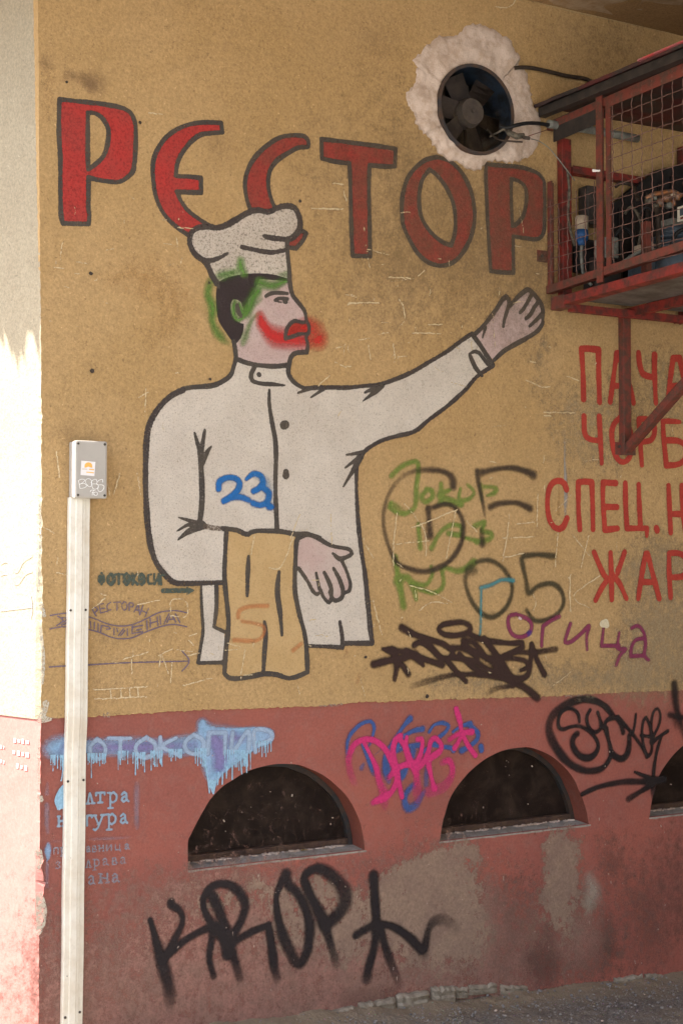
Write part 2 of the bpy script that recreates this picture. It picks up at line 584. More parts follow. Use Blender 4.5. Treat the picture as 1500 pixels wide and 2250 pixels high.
def slab(name, outline, holes, y0, depth, mat, parent, **kw):
    """flat wall piece with holes; outline in (x,z); front face at y0, edges run back to y0+depth"""
    polys = [[Vector((p[0], p[1], 0)) for p in outline]] + [[Vector((p[0], p[1], 0)) for p in h] for h in holes]
    tris = tessellate_polygon(polys)
    flat = [p for poly in polys for p in poly]
    n = len(flat)
    V = [(p.x, y0, p.y) for p in flat] + [(p.x, y0 + depth, p.y) for p in flat]
    Fc = []
    for t in tris:
        a, b, c = (flat[i] for i in t)
        cr = (b.x - a.x) * (c.y - a.y) - (b.y - a.y) * (c.x - a.x)
        Fc.append(tuple(t) if cr > 0 else tuple(reversed(t)))
    base = 0
    for poly in polys:
        m = len(poly)
        area = sum(poly[i].x * poly[(i + 1) % m].y - poly[(i + 1) % m].x * poly[i].y for i in range(m))
        outer = base == 0
        for i in range(m):
            a, b = base + i, base + (i + 1) % m
            f = (a, a + n, b + n, b) if (area > 0) == outer else (a, b, b + n, a + n)
            Fc.append(f)
        base += m
    me = bpy.data.meshes.new(name)
    me.from_pydata(V, [], Fc)
    me.update()
    return link(name, me, mat, parent, **kw)

# corner line (slightly ragged plaster arris) and the step where ochre meets the red plinth
CX = 1.296
r_ = random.Random(3)
corner_up, corner_lo = [], []
z = 1.10
while z < 3.72:
    bx = np.interp(z, [1.05, 1.15, 1.3, 1.5, 2.2, 2.6, 3.4, 3.8], [1.302, 1.297, 1.300, 1.296, 1.290, 1.284, 1.272, 1.272])
    corner_up.append((bx + abs(r_.gauss(0, .0022)) * (1.2 if z < 2.4 else .4), z))
    z += r_.uniform(.008, .02)
z = -.22
while z < 1.075:
    amp = .008 if .42 < z < .66 else .0015
    corner_lo.append((1.296 + abs(r_.gauss(0, amp)) + (.010 if .45 < z < .62 else 0), z))
    z += r_.uniform(.006, .018)
step = px_line('88,1583 110,1578 140,1577 200,1575 300,1568 420,1561 560,1556 640,1553 700,1552 760,1545 860,1541 960,1537 1070,1534 1200,1530 1330,1523 1420,1519 1500,1515')
step = [(x, z_ + r_.gauss(0, .0018)) for x, z_ in step]
slope = (step[-1][1] - step[len(step) // 2][1]) / (step[-1][0] - step[len(step) // 2][0])
x = step[-1][0]
while x < 8.8:
    x += .05
    step.append((min(x, 8.9), step[-1][1] + slope * .05 + r_.gauss(0, .001)))
XR = 8.9
ring = [(2.925 + .168 * math.cos(a), 3.255 + .168 * math.sin(a)) for a in (2 * math.pi * i / 40 for i in range(40))]
upper = [(1.302, step[0][1])] + step[1:] + [(XR, 3.722), (1.272, 3.722)] + list(reversed(corner_up))
slab('ochre_wall', upper, [ring], -.006, .05, M['ochre'], B)

arch1 = px_line('@F 108,880* 108,690 130,630 180,530 225,450 270,378 355,288 430,240 500,195 570,165 640,145 710,130 780,125 900,132 990,165 1065,200 1130,245 1185,295 1230,340 1270,395 1300,450 1325,505 1345,560 1358,620 1368,680 1374,765*')
arch2 = px_line('@G 155,900* 165,860 185,740 210,650 235,570 270,500 320,430 370,370 420,320 515,245 620,190 680,170 740,158 860,150 960,180 1025,212 1080,250 1140,305 1190,365 1225,420 1250,480 1280,545 1300,610 1315,660 1325,720 1335,765*')
arch1[0] = (arch1[0][0], .563); arch1[-1] = (arch1[-1][0], .563)
arch2[0] = (arch2[0][0], .563); arch2[-1] = (arch2[-1][0], .563)
arch3 = [(px_ + .982, z_) for px_, z_ in arch2]
arch4 = [(px_ + 1.97, z_) for px_, z_ in arch2]
lower = [(1.297, -.35), (XR, -.35)] + [(p[0], p[1]) for p in reversed(step)] + list(reversed(corner_lo))
slab('red_plinth_wall', lower, [arch1, arch2, arch3, arch4], 0.0, .13, M['dado'], B)

# side wall turning the corner: recedes to the left and back
SD = Vector((-.36, .933, 0)).normalized()
def side_piece(name, edge, zlo, zhi, off, mat, L=4.0, seed=1):
    """edge: (x,z) corner line shared with the front wall; the face runs away along SD"""
    n_ = Vector((-SD.y, SD.x, 0)) * 1.0
    e = [p for p in edge if zlo <= p[1] <= zhi]
    V, Fc = [], []
    r = random.Random(seed)
    for (ex, ez) in e:
        for s in (0, .012, L):
            ox = ex if s == 0 else CX - .002
            V.append((ox + SD.x * s - (0 if s == 0 else off), SD.y * s + (-.006 if s == 0 else .002), ez))
    for i in range(len(e) - 1):
        for j in range(2):
            a = i * 3 + j
            Fc.append((a, a + 3, a + 4, a + 1))
    me = bpy.data.meshes.new(name)
    me.from_pydata(V, [], Fc)
    me.update()
    return link(name, me, mat, B)
cu = [(1.302, 1.086)] + corner_up + [(1.272, 3.722)]
side_piece('pale_side_wall', cu, 0, 4, .004, M['side'])
cl = corner_lo + [(1.298, 1.09)]
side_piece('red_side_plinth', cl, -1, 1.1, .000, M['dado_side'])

# soffit of the overhang, storey above
def soffit():
    bm = bmesh.new()
    r = random.Random(11)
    # outline: front edge parallel to the wall, left edge jagged
    pts = [(XR, .04), (XR, -3.3)]
    xx = XR
    pts += [(.62, -3.3)]
    P0 = Vector((.637, -.254, 0))
    P1 = P0 + SD * 4
    n = 620
    jag = 0.0
    for i in range(n + 1):
        p = P0.lerp(P1, i / n)
        if i % 3 == 0:
            jag = r.choice([-.06, -.02, 0, .02, .05, .08]) * r.uniform(.5, 1)
        pts.append((p.x - .933 * (jag * (1 if i % 3 == 1 else .4)) + r.uniform(-.008, .008), p.y))
    pts += [(CX + SD.x * 4, SD.y * 4), (CX, .04)]
    vs = [bm.verts.new((a, b, 3.723)) for a, b in pts]
    f = bm.faces.new(vs)
    ex = bmesh.ops.extrude_face_region(bm, geom=[f])
    for v in ex['geom']:
        if isinstance(v, bmesh.types.BMVert):
            v.co.z += .22
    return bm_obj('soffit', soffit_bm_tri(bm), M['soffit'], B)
def soffit_bm_tri(bm):
    bmesh.ops.triangulate(bm, faces=bm.faces)
    return bm
soffit()
def soffit_patch(path):
    bm = bmesh.new()
    vs = []
    for p in parse(path, 1, '0', closed=True):
        q = hit(p[0], p[1], 2, 3.7222)
        vs.append(bm.verts.new(q))
    f = bm.faces.new(vs)
    if f.normal.z > 0:
        f.normal_flip()
    bmesh.ops.triangulate(bm, faces=bm.faces)
    return bm_obj('peeled_patch', bm, M['peel'], B)
M['peel'] = mat_plain('peeled_plaster', (.40, .30, .20), .9, 0, .3, 12, (.30, .20, .11), .5, .1)
soffit_patch('1215,9* 1255,20 1310,25 1345,32 1330,20 1325,14 1352,8 1372,2 1384,-10 1300,-30* 1180,-20*')
soffit_patch('1403,12* 1418,3 1450,8 1500,12 1540,16* 1540,-30* 1420,-20*')
soffit_patch('1395,20* 1412,19 1408,23*')
# unseen wing added on the right to block light and darken that side
box_w = bmesh.new()
bmesh.ops.create_cube(box_w, size=1, matrix=Matrix.Translation((6.9, -2.3, 1.7)) @ Matrix.Diagonal((3.6, 4.58, 4.04, 1)))
me_w = bpy.data.meshes.new('added_wing'); box_w.to_mesh(me_w); box_w.free()
link('added_wing', me_w, M['soffit'], B)
# upper storeys above the overhang (they shade the pavement)
def upper_storeys():
    bm = bmesh.new()
    P = [(XR, -3.1), (1.15, -3.1), (1.15, 0), (CX + SD.x * 4 - .1, SD.y * 4), (XR, SD.y * 4)]
    lo_ = [bm.verts.new((a, b, 3.95)) for a, b in P]
    hi_ = [bm.verts.new((a, b, 9.5)) for a, b in P]
    for i in range(5):
        bm.faces.new((lo_[i], lo_[(i + 1) % 5], hi_[(i + 1) % 5], hi_[i]))
    bm.faces.new(lo_); bm.faces.new(hi_)
    return bm_obj('upper_storeys', bm, M['side'], B)
upper_storeys()

# bare plaster mouldings at the step and the ledge under the soffit
mark('soffit_edge_line', '0', ['1170,2 1240,22 1300,35 1380,52 1450,68 1500,76'], mat_paint('pale_edge_line', (.42, .30, .15), 'crisp', .3), 5, parent=B)
mark('step_plaster', '0', ['86,1584:9 100,1580:5 125,1577:2', '230,1571:8 236,1570:8', '700,1551:3 742,1548:5 750,1547:3',
     '1240,1530:4 1275,1527:4'], mat_paint('white_plaster_line', (.42, .34, .26), 'crisp', .6, .8, edge=1.6), 3, kind='stuff', parent=B, cell=.003)
mark('corner_wear', '0', ['100,1545:12 98,1560:10 90,1578:16 110,1580:6', '86,1630:3 84,1680:4 86,1720:5', '87,1752:12 90,1757:9', '84,1870:12 88,1890:10 84,1905:8', '86,1970:14 90,2000:22 88,2030:18 84,2050:8', '86,1100:4 88,1180:5 84,1300:6', '90,1330:10 96,1352:8', '88,1380:5 94,1440:8 92,1500:6'],
     mat_paint('worn_corner_plaster', (.62, .57, .46), 'crisp', .45, edge=1.1), 3, kind='stuff', parent=B, cell=.003)

# windows in the plinth
def window(arch, lab):
    z0 = .563
    xs_ = [p[0] for p in arch]
    xl, xr = min(xs_), max(xs_)
    r = random.Random(int(xl * 100))
    W = link('basement_window', None, None, B)
    W.location = (xl, 0, z0)
    W.matrix_parent_inverse = B.matrix_world.inverted()
    W['label'] = lab
    bpy.context.view_layer.update()
    body = arch[1:-1]
    cx = (xl + xr) / 2
    ap = max(p[1] for p in arch)
    # reveal
    bm = bmesh.new()
    a0 = [bm.verts.new((p[0], .0005, p[1])) for p in arch]
    a1 = [bm.verts.new((p[0], .115, p[1])) for p in arch]
    for i in range(len(arch) - 1):
        bm.faces.new((a0[i], a1[i], a1[i + 1], a0[i + 1]))
    bm_obj('reveal', bm, M['reveal'], W)
    # frame: band following the arch just in front of the pane
    bm = bmesh.new()
    def ins(p, d):
        v = Vector((cx - p[0], 0, z0 + .1 - p[1]))
        v.normalize()
        return (p[0] + v.x * d, p[1] + v.z * d)
    o_ = [(p[0], max(p[1], z0 + .002)) for p in arch]
    for (d0, d1, ya, yb) in ((.001, .020, .085, .112),):
        A = [ins(p, d0) for p in o_]; Bq = [ins(p, d1) for p in o_]
        A[0] = (xl + .001, z0 + .002); A[-1] = (xr - .001, z0 + .002)
        Bq[0] = (xl + d1, z0 + .002); Bq[-1] = (xr - d1, z0 + .002)
        rows = [[bm.verts.new((p[0], ya, p[1])) for p in A], [bm.verts.new((p[0], ya, p[1])) for p in Bq], [bm.verts.new((p[0], yb, p[1])) for p in Bq]]
        for u, v in zip(rows, rows[1:]):
            for i in range(len(A) - 1):
                bm.faces.new((u[i], u[i + 1], v[i + 1], v[i]))
    bm_obj('frame', bm, M['frame'], W)
    box('bottom_rail', (xl + .004, .086, z0 + .006), (xr - .004, .108, z0 + .028), M['frame_rust'], W, .002)
    # pane
    bm = bmesh.new()
    vs = [bm.verts.new((p[0], .105, p[1])) for p in arch]
    bm.faces.new(vs)
    bmesh.ops.triangulate(bm, faces=bm.faces)
    bm_obj('pane', bm, M['pane'], W)
    # sill with worn front lip
    bm = bmesh.new()
    n = 40
    top, low, back = [], [], []
    for i in range(n + 1):
        x_ = xl + .0005 + (xr - xl + .006) * i / n
        top.append(bm.verts.new((x_, -.0015 + r.uniform(-.0004, .0004), z0 - .001)))
        low.append(bm.verts.new((x_, -.001, z0 - .006 - abs(r.gauss(0, .0015)))))
        back.append(bm.verts.new((x_, .108, z0 + .006)))
    for i in range(n):
        bm.faces.new((top[i], top[i + 1], back[i + 1], back[i]))
        bm.faces.new((low[i], low[i + 1], top[i + 1], top[i]))
    bm_obj('sill', bm, M['sill'], W)
    # grit and paint flecks caught on the pane and rail
    bm = bmesh.new()
    for i in range(9):
        x_ = r.uniform(xl + .05, xr - .05)
        z_ = z0 + .05 + abs(r.gauss(0, .14))
        if z_ > z0 + (ap - z0) * math.sqrt(max(0, 1 - ((x_ - cx) / (xr - xl) * 2) ** 2)) - .05:
            continue
        s = r.choice([.0008, .001, .0013, .0018, .003])
        q = Matrix.Rotation(r.uniform(0, 3), 3, 'Y')
        box_bm(bm, (x_ - s, .1005, z_ - s * .6), (x_ + s * r.uniform(1, 2), .104, z_ + s * .6), 0, q)
    for i in range(60):
        x_ = r.uniform(xl + .03, xr - .02)
        s = r.uniform(.001, .004)
        box_bm(bm, (x_ - s, r.uniform(.06, .085), z0 + .004), (x_ + s, .088, z0 + .006 + s), 0, Matrix.Rotation(r.uniform(0, 3), 3, 'Z'))
    bm_obj('grit', bm, M['plaster'], W, kind='stuff')
    return W

def pane_mat():
    m, nt, b = new_mat('grimy_pane')
    k = NT(nt)
    a = k.noise(k.pos(), 9, 6, .7, .5)
    c = k.mix(k.ramp(a, .4, .7), (.015, .010, .008), (.034, .023, .017))
    d = k.noise(k.pos((1, 1, .4)), 60, 4, .8)
    c = k.mix(k.math('MULTIPLY', k.ramp(d, .55, .8), .2), c, (.05, .037, .028))
    k.l(c, b.inputs['Base Color'])
    k.l(k.ramp(a, .3, .7, .28, .6), b.inputs['Roughness'])
    b.inputs['Specular IOR Level'].default_value = .05
    bump(k, b, a, .1, .004)
    return m
M['pane'] = pane_mat()
M['reveal'] = mat_dado('reveal_paint', (.36, .13, .075), (.30, .12, .075), (.34, .22, .16))
window(arch1, 'nearest arched basement window, left of the pink tag')
window(arch2, 'middle arched basement window, right of the pink tag')
window(arch3, 'arched basement window cut by the right picture edge')
window(arch4, 'arched basement window beyond the picture edge')

# plaster patch round the fan: raised, trowelled
def plaster_patch():
    out = parse('@E 365,340 300,380 280,440 200,500 235,560 230,650 205,720 150,770 160,850 205,940 250,1060 330,1130 390,1220 440,1290 500,1320 580,1350 680,1410 760,1395 800,1350 880,1330 1000,1345 1100,1320 1160,1290 1230,1200 1260,1050 1230,930 1190,850 1160,700 1130,590 1070,540 1085,480 1040,420 1010,330 940,300 890,260 800,220 700,205 630,230 590,280 500,300 440,300', 1, closed=True)
    xz, _, _ = to_wall(out)
    r = random.Random(5)
    xz = np.array([(a + r.gauss(0, .003), b + r.gauss(0, .003)) for a, b in xz])
    bm = bmesh.new()
    n = len(xz); K = 14
    rings = []
    from mathutils import noise
    for j in range(K + 1):
        t = j / K
        row = []
        for i, (a, b) in enumerate(xz):
            ang = math.atan2(b - 3.255, a - 2.925)
            ix, iz = 2.925 + .166 * math.cos(ang), 3.255 + .166 * math.sin(ang)
            x_, z_ = a + (ix - a) * t, b + (iz - b) * t
            hgt = .003 + .012 * math.sin(min(1, t * 1.3 + .05) * math.pi * .5)
            nz_ = noise.noise((x_ * 13, z_ * 13, 0)) * .010 + noise.noise((ang * 9, t * 2.5, 4)) * .0018 + noise.noise((x_ * 55, z_ * 55, 3)) * .005
            y_ = -.0065 if j == 0 else -.0075 - hgt - nz_ * min(1, t * 4)
            row.append(bm.verts.new((x_, min(y_, -.0068), z_)))
        rings.append(row)
    for u, v in zip(rings, rings[1:]):
        for i in range(n):
            bm.faces.new((u[i], u[(i + 1) % n], v[(i + 1) % n], v[i]))
    last = rings[-1]
    inner = [bm.verts.new((v.co.x, .03, v.co.z)) for v in last]
    for i in range(n):
        bm.faces.new((last[i], last[(i + 1) % n], inner[(i + 1) % n], inner[i]))
    return bm_obj('plaster_patch', bm, M['plaster'], B, True, label='rough whitish plaster collar round the extractor fan')
plaster_patch()

# ------------------------------------------------------------------ paints
K_OUT = mat_paint('black_outline_paint', (.060, .052, .046), 'crisp', .28, col2=(.085, .070, .055), edge=.75)
K_OUT2 = mat_paint('rough_black_outline_paint', (.055, .044, .040), 'crisp', .30, col2=(.07, .058, .05), edge=1.3)
R_LET = mat_paint('letter_red_paint', (.40, .037, .032), 'crisp', .2, col2=(.34, .045, .038), edge=.5, grain=.3)
R_LET2 = mat_paint('faded_letter_red_paint', (.31, .040, .032), 'crisp', .24, col2=(.25, .055, .040), edge=.5, grain=.3)  # darker, browner red for the letters after the first two
R_MENU = mat_paint('menu_red_paint', (.40, .050, .032), 'crisp', .14, col2=(.34, .04, .028), edge=.7)
W_JKT = mat_paint('jacket_white_paint', (.62, .56, .48), 'crisp', .30, col2=(.56, .50, .425), edge=.6, grain=.26)
W_HAT = mat_paint('hat_white_paint', (.60, .53, .45), 'crisp', .30, col2=(.52, .455, .38), edge=.9, grain=.5)
SKIN = mat_paint('skin_pink_paint', (.52, .40, .37), 'crisp', .28, col2=(.49, .36, .33), edge=.5, grain=.26)
SKIN2 = mat_paint('skin_rosy_paint', (.49, .36, .32), 'crisp', .28, col2=(.52, .42, .37), edge=.5)
CLOTH = mat_paint('cloth_yellow_paint', (.50, .345, .165), 'crisp', .22, col2=(.46, .31, .14), edge=.4)
HAIR = mat_paint('hair_black_paint', (.038, .027, .027), 'crisp', .18, edge=.5)
LIP = mat_paint('moustache_paint', (.30, .08, .04), 'crisp', .2)

def letter(ch, crop, outer, inner, w, lab):
    p = mark('painted_letter', crop, [], R_LET if crop == 'A' else R_LET2, polys=[outer] + inner, parent=B, label=lab)
    mark('outline', crop, [s + ' ' + s.split()[0] for s in [outer] + inner], K_OUT, w, parent=p)
    return p
letter('Р', 'A', '112,148* 250,163 450,185 600,212 680,245 720,300 738,380 738,520 730,660 715,740 670,790 600,828 500,822 430,812 352,792* 350,900 350,1050 358,1100 352,1175* 240,1172 140,1168* 125,1100 120,900 120,750 118,600 108,450 108,300',
       ['345,258* 400,262 460,300 505,370 515,430 505,530 470,620 410,680 348,725* 345,600 345,450'], 35, 'red painted letter Р at the far left of the line, black outline')
letter('Е', 'A', '1440,342* 1300,338 1180,355 1080,395 990,460 930,540 890,630 878,720 885,830 900,930 940,1040 1010,1140 1090,1210 1170,1265* 1300,1260 1350,1190* 1270,1140 1180,1075 1120,1000 1075,908* 1160,912 1275,918* 1275,795* 1180,785 1068,780* 1080,680 1120,590 1190,500 1270,440 1350,428 1450,420*',
       [], 34, 'red painted letter Е whose foot runs behind the chef hat')
letter('С', 'B', '1030,300 1000,265 900,257 800,275 700,335 600,430 540,530 512,640 520,750 550,850 620,980 720,1100 820,1165 930,1188* 985,1125 1015,1062* 975,1042 900,1010 820,930 752,840 715,740 702,640 720,540 780,460 870,400 950,358 1030,350',
       [], 34, 'red painted letter С rising behind the top of the chef hat')
letter('Т', 'C', '90,100* 300,125 500,150 700,180* 695,325* 600,325 485,315* 480,500 485,800 490,1065* 345,1060* 335,800 328,500 320,300* 200,285 92,260*', [], 34, 'red painted letter Т right of the chef hat')
letter('О', 'C', '1040,248 940,275 850,350 790,440 755,570 750,700 765,820 820,940 890,1050 980,1120 1080,1142 1180,1110 1260,1020 1320,900 1348,760 1340,620 1300,480 1230,360 1140,280',
       ['980,350* 920,430 893,560 900,700 940,800 1010,890 1090,950 1155,975* 1185,880 1190,750 1170,620 1110,490 1040,400'], 34, 'red painted letter О below the extractor fan')
letter('Р', 'D', '390,370* 600,390 800,405 950,440 1080,500 1150,600 1155,740 1160,900 1155,1100 1150,1240 1120,1320 1050,1360 930,1350 745,1320* 745,1500 750,1800* 600,1795 450,1780* 430,1500 410,1150 395,800 385,500',
       ['720,565* 790,580 880,640 918,740 915,880 880,1040 800,1150 735,1185* 725,1000 718,800'], 50, 'red painted letter Р beside the red cage')

# chef
chef = mark('chef_mural', '0', [], W_JKT, parent=B, label='white chef jacket with outstretched arm, painted on the ochre wall',
     polys=['@H 520,1545* 490,1640 440,1710 350,1775 @J 600,112 480,128 380,142 290,182 200,260 130,360 92,460 78,580 72,720 70,900 78,1080 88,1250 112,1420 152,1550 220,1650 300,1718* 690,1718* @L 300,515* 330,700* 330,900* 900,990* 1190,1000* 1205,972* 1410,962* 1390,650 1350,400 1322,150 1300,0 @K 400,1250 400,1150 405,1060 440,980 530,922 620,897 720,870 800,803 900,730 1000,640 1060,560 1152,500* 1035,335* 900,430 800,490 700,550 600,592 520,620 350,632 200,630 @H 1200,1835 1120,1800 1060,1750 1022,1680 1020,1600* 900,1612 700,1600',
            '@L 135,525* 140,700 150,850 140,950 115,1108* 310,1108* 312,890* 230,845* 250,700 250,525*'])
mark('trouser_cloth', 'L', [], CLOTH, polys=['320,130* 410,115 480,165 540,130 700,140 880,160* 850,200 840,350 835,500 840,600 870,750 910,900 925,1050 930,1180* 850,1215 780,1225 700,1200 600,1195 450,1225 340,1225 305,1190* 315,1050 335,850 325,700 310,500 320,300'], parent=chef, label='ochre apron cloth hanging from the chef\'s forearm')
mark('hand', 'L', [], SKIN2, polys=['870,190* 920,160 1000,180 1100,230 1200,250 1250,270 1260,300 1200,330 1180,340* 1210,400 1240,470 1250,540 1220,590 1190,625 1130,640 1090,660 1050,620 1000,590 960,560 920,490 860,410* 850,300'], parent=chef, label='pink hand hanging below the waist of the chef mural')
mark('hand', 'M', [], SKIN, polys=['280,780* 420,670 500,560 600,430 680,270 740,225 790,260 800,350* 900,240 1060,110 1140,170 1200,250 1270,340 1290,480 1290,600 1240,700 1120,800 900,925 700,1040 540,1160* 380,960'], parent=chef, label='raised pink hand at the end of the outstretched arm')
mark('face', 'H', [], SKIN, polys=['1030,750* 1040,850 1060,920 1110,990 1170,1070 1195,1150 1215,1230 1205,1300 1205,1400 1195,1475* 1100,1480 1050,1512 1030,1590* 900,1612 700,1598 520,1540* 505,1420 470,1340 400,1200 340,1050 335,900 380,750*'], parent=chef)
mark('hat', 'H', [], W_HAT, polys=['330,800* 285,740 240,640 200,590 120,530 75,450 65,380 90,310 150,270 250,262 330,272 420,245 520,190 620,130 720,100 830,118 920,75 1010,60 1080,80 1120,150 1135,230 1120,300 1070,360 1010,390* 1010,480 1020,600 1030,700 1025,762* 900,745 760,730 620,735 480,750 400,775'], parent=chef)
mark('moustache', 'H', [], LIP, polys=['1200,1180* 1085,1180 1040,1205 1000,1260 990,1345* 1060,1325 1130,1300 1205,1300*'], parent=chef)
mark('hair', 'H', [], HAIR, polys=['335,800* 420,755 550,725 720,712 880,725 1020,765* 1015,788* 900,780 740,768* 710,850 690,900 640,960 630,1050* 590,1060 560,990 530,970* 490,965 465,1010 470,1090 500,1150 560,1195 590,1200* 585,1270 560,1340 520,1388* 470,1360 420,1290 350,1180 325,1060 320,920'], parent=chef)
GREEN = mat_paint('green_spray', (.12, .26, .05), 'spray', .35, .78)
mark('green_spray', 'H', ['560,590:90:.8 560,650:100 590,710:90:.9', '340,750:80:.5 420,725:70:.7 520,700:60:.6', '850,670:70:.35 860,690:60:.2', '930,720:60:.4 1000,720:70:.7', '740,800:90 850,835:90 940,810:70 1000,790:50',
      '730,880:80:.9 680,950:80 650,1040:80 620,1100:70:.8', '500,985:45 485,1060:50 500,1130:50 545,1165:50 600,1110:50 610,1060:50', '545,1010:50 570,1090:50', '265,800:90:.7 240,920:90:.75 290,1050:80:.8 285,1180:80:.7 340,1300:90:.8 440,1390:80:.5',
      '720,1110:50:.5 660,1180:50:.5 600,1330:80:.6 570,1390:80:.5', '760,960:50:.5 720,1000:50:.5', '290,960:60:.5 290,1100:60:.4'], GREEN, 70, soft=1.1, parent=chef)
mark('green_spray', 'H', ['760,800:110:.6 880,830:100:.6 960,800:70:.5', '700,900:120:.6 650,1000:120:.65 600,1080:100:.6', '500,1010:90:.5 520,1110:90:.6', '370,730:110:.7 480,705:100:.7', '250,850:140:.45 250,1050:140:.45 290,1200:130:.4 370,1340:140:.45', '660,1150:90:.4 620,1300:110:.35 590,1390:90:.4'], GREEN, 90, soft=1.3, parent=chef)
REDSP = mat_paint('red_spray', (.52, .026, .024), 'spray', .2, .9)
mark('red_spray', 'H', ['750,1110:90:.6 765,1190:130:1 830,1280:150 900,1330:180 1000,1345:180 1100,1360:160 1180,1370:140:.9'], REDSP, 100, soft=1.15, parent=chef)
mark('red_spray', 'H', ['1270,1290:280:.4 1290,1320:250:.5 1300,1340:230:.75', '1080,1240:160:.55 1180,1240:170:.5', '1220,1180:110:.25 1300,1240:120:.25'], REDSP, 100, soft=.95, parent=chef)
mark('outline', 'H', ['330,810 285,740 240,640 200,590 120,530 75,450 65,380 90,310 150,270 250,262 330,272 420,245 520,190 620,130 720,100 830,118 920,75 1010,60 1080,80 1120,150 1135,230 1120,300 1070,360 1010,388',
      '785,350:34 850,368 940,378 1010,385', '570,458:36 680,482:38 780,502:42 880,508:42 1000,485:38', '170,572:44 250,590:42 340,568:38 430,520:26'], K_OUT2, 50, parent=chef)
mark('outline', 'H', ['1008,390 1010,480 1020,600 1030,700 1030,760 1042,850:42 1062,925:40 1115,995:36 1175,1075:34 1195,1170:34 1222,1230:34 1215,1290:34 1190,1330:30 1208,1400:36 1198,1475* 1100,1482:38 1050,1515:40 1028,1590:44 1020,1680:40 1060,1750:42 1120,1800:40 1200,1835:38',
      '1195,1185:30 1150,1188:34 1085,1172:36 1040,1200:34 1000,1260:34 990,1345:34* 1060,1325:34 1130,1300:30 1200,1300:24', '520,1540 620,1580 760,1605 900,1612 1020,1600', '690,1625* 660,1690:40 670,1750:40 760,1780:40 860,1785:38 985,1798:14',
      '735,1692:40 738,1695:38', '800,935:26 850,908:34 920,900:34 1010,908:26', '890,975:28 930,955:30 1010,960:30', '985,985:42 995,990:36', '890,980:14 950,995:14', '525,1020:30 535,1080:44 565,1130:26',
      '492,1370 505,1450 512,1530 490,1620 460,1700 380,1760 280,1800 100,1815 0,1830', '330,800:40 345,850:30'], K_OUT, 42, parent=chef)
mark('outline', 'J', ['375,142 290,182 200,260 130,360 90,460 75,580 70,720 68,900 75,1080 85,1250 110,1420 150,1550 220,1650 300,1722 420,1732:36 560,1728:34 700,1725:34'], K_OUT2, 44, parent=chef)
mark('outline', 'K', ['130,635 200,630 350,630 440,622 520,615 600,590 700,548 800,490 900,430 980,370 1035,335*', '1150,510 1060,570 1000,640 900,730 800,805 720,870 620,897 530,925 440,985 405,1060 400,1150 403,1250 @L 1310,60:32 1330,250:34 1360,450:34 1380,650:36 1400,850:42 1415,965*:34 1215,965:30',
      '@L 1172,805:20 1188,900:30 1192,998*:30 1080,990:28 930,985:26'], K_OUT2, 21, parent=chef)
mark('outline', 'K', ['1035,338 1080,400 1148,505', '80,660:10 150,635:20', '150,685:8 220,640:20', '445,658:10 500,632:22', '435,705:6 500,655:26 540,620:28', '345,1000:10 440,985:22', '340,1070:10 430,1000:24', '328,1175:8 385,1080:26 425,1010:30',
      '@M 375,1400:50 290,1300:66 230,1180:66 195,1090:50 200,1070* 260,1045:50 330,1062:60 400,1150:60 480,1240:66 540,1240:60'], K_OUT, 24, parent=chef)
mark('outline', 'M', ['270,785 370,690 480,560 600,400 680,270 740,225:66 775,260:66 780,340 745,460:60 715,560:52 695,670:48', '800,360 900,240 990,160 1060,115:66 1130,160:66 1200,240 1265,340:66 1290,450 1285,560:50 1285,620 1200,740 1050,840 850,950 700,1040 560,1170:56',
      '1120,190 1060,300:60 1000,400:56 945,465:40', '1215,300 1150,400:60 1100,490:56 1035,550:50', '1275,480 1190,570:60 1085,665:40', '430,680:50 385,840:22'], K_OUT, 62, parent=chef)
mark('button_seam', 'J', ['1085,140:20 1085,260:32 1110,420 1135,560 1140,700 1135,900 1140,1100 1148,1290'], K_OUT, 36, parent=chef)
mark('button', 'J', ['1205,430:64 1218,425:60'], K_OUT, 36, parent=chef)
mark('button', 'J', ['1222,815:44 1222,845:54'], K_OUT, 36, parent=chef)
mark('outline', 'J', ['470,490:14 495,580:38 515,640:40', '555,470:20 540,560:36 525,660:40', '612,600:10 575,650:36 530,740:46', '520,640:50 525,800:44 532,950:42 530,1080:42 515,1220:36',
      '340,1190:12 430,1215:28 540,1250:50', '325,1302:10 430,1245:34 530,1250:60', '332,1375:10 430,1300:44 550,1260:50'], K_OUT, 36, parent=chef)
FADED = mat_paint('faded_outline_paint', (.16, .12, .09), 'crisp', .5)
mark('outline', 'J', ['560,1262 620,1275 720,1284'], FADED, 40, parent=chef)
mark('outline', 'J', ['700,1278:30 820,1295 870,1318 910,1328 960,1302 1100,1300 1200,1308 1320,1330 1390,1325 1500,1360'], K_OUT, 36, parent=chef)
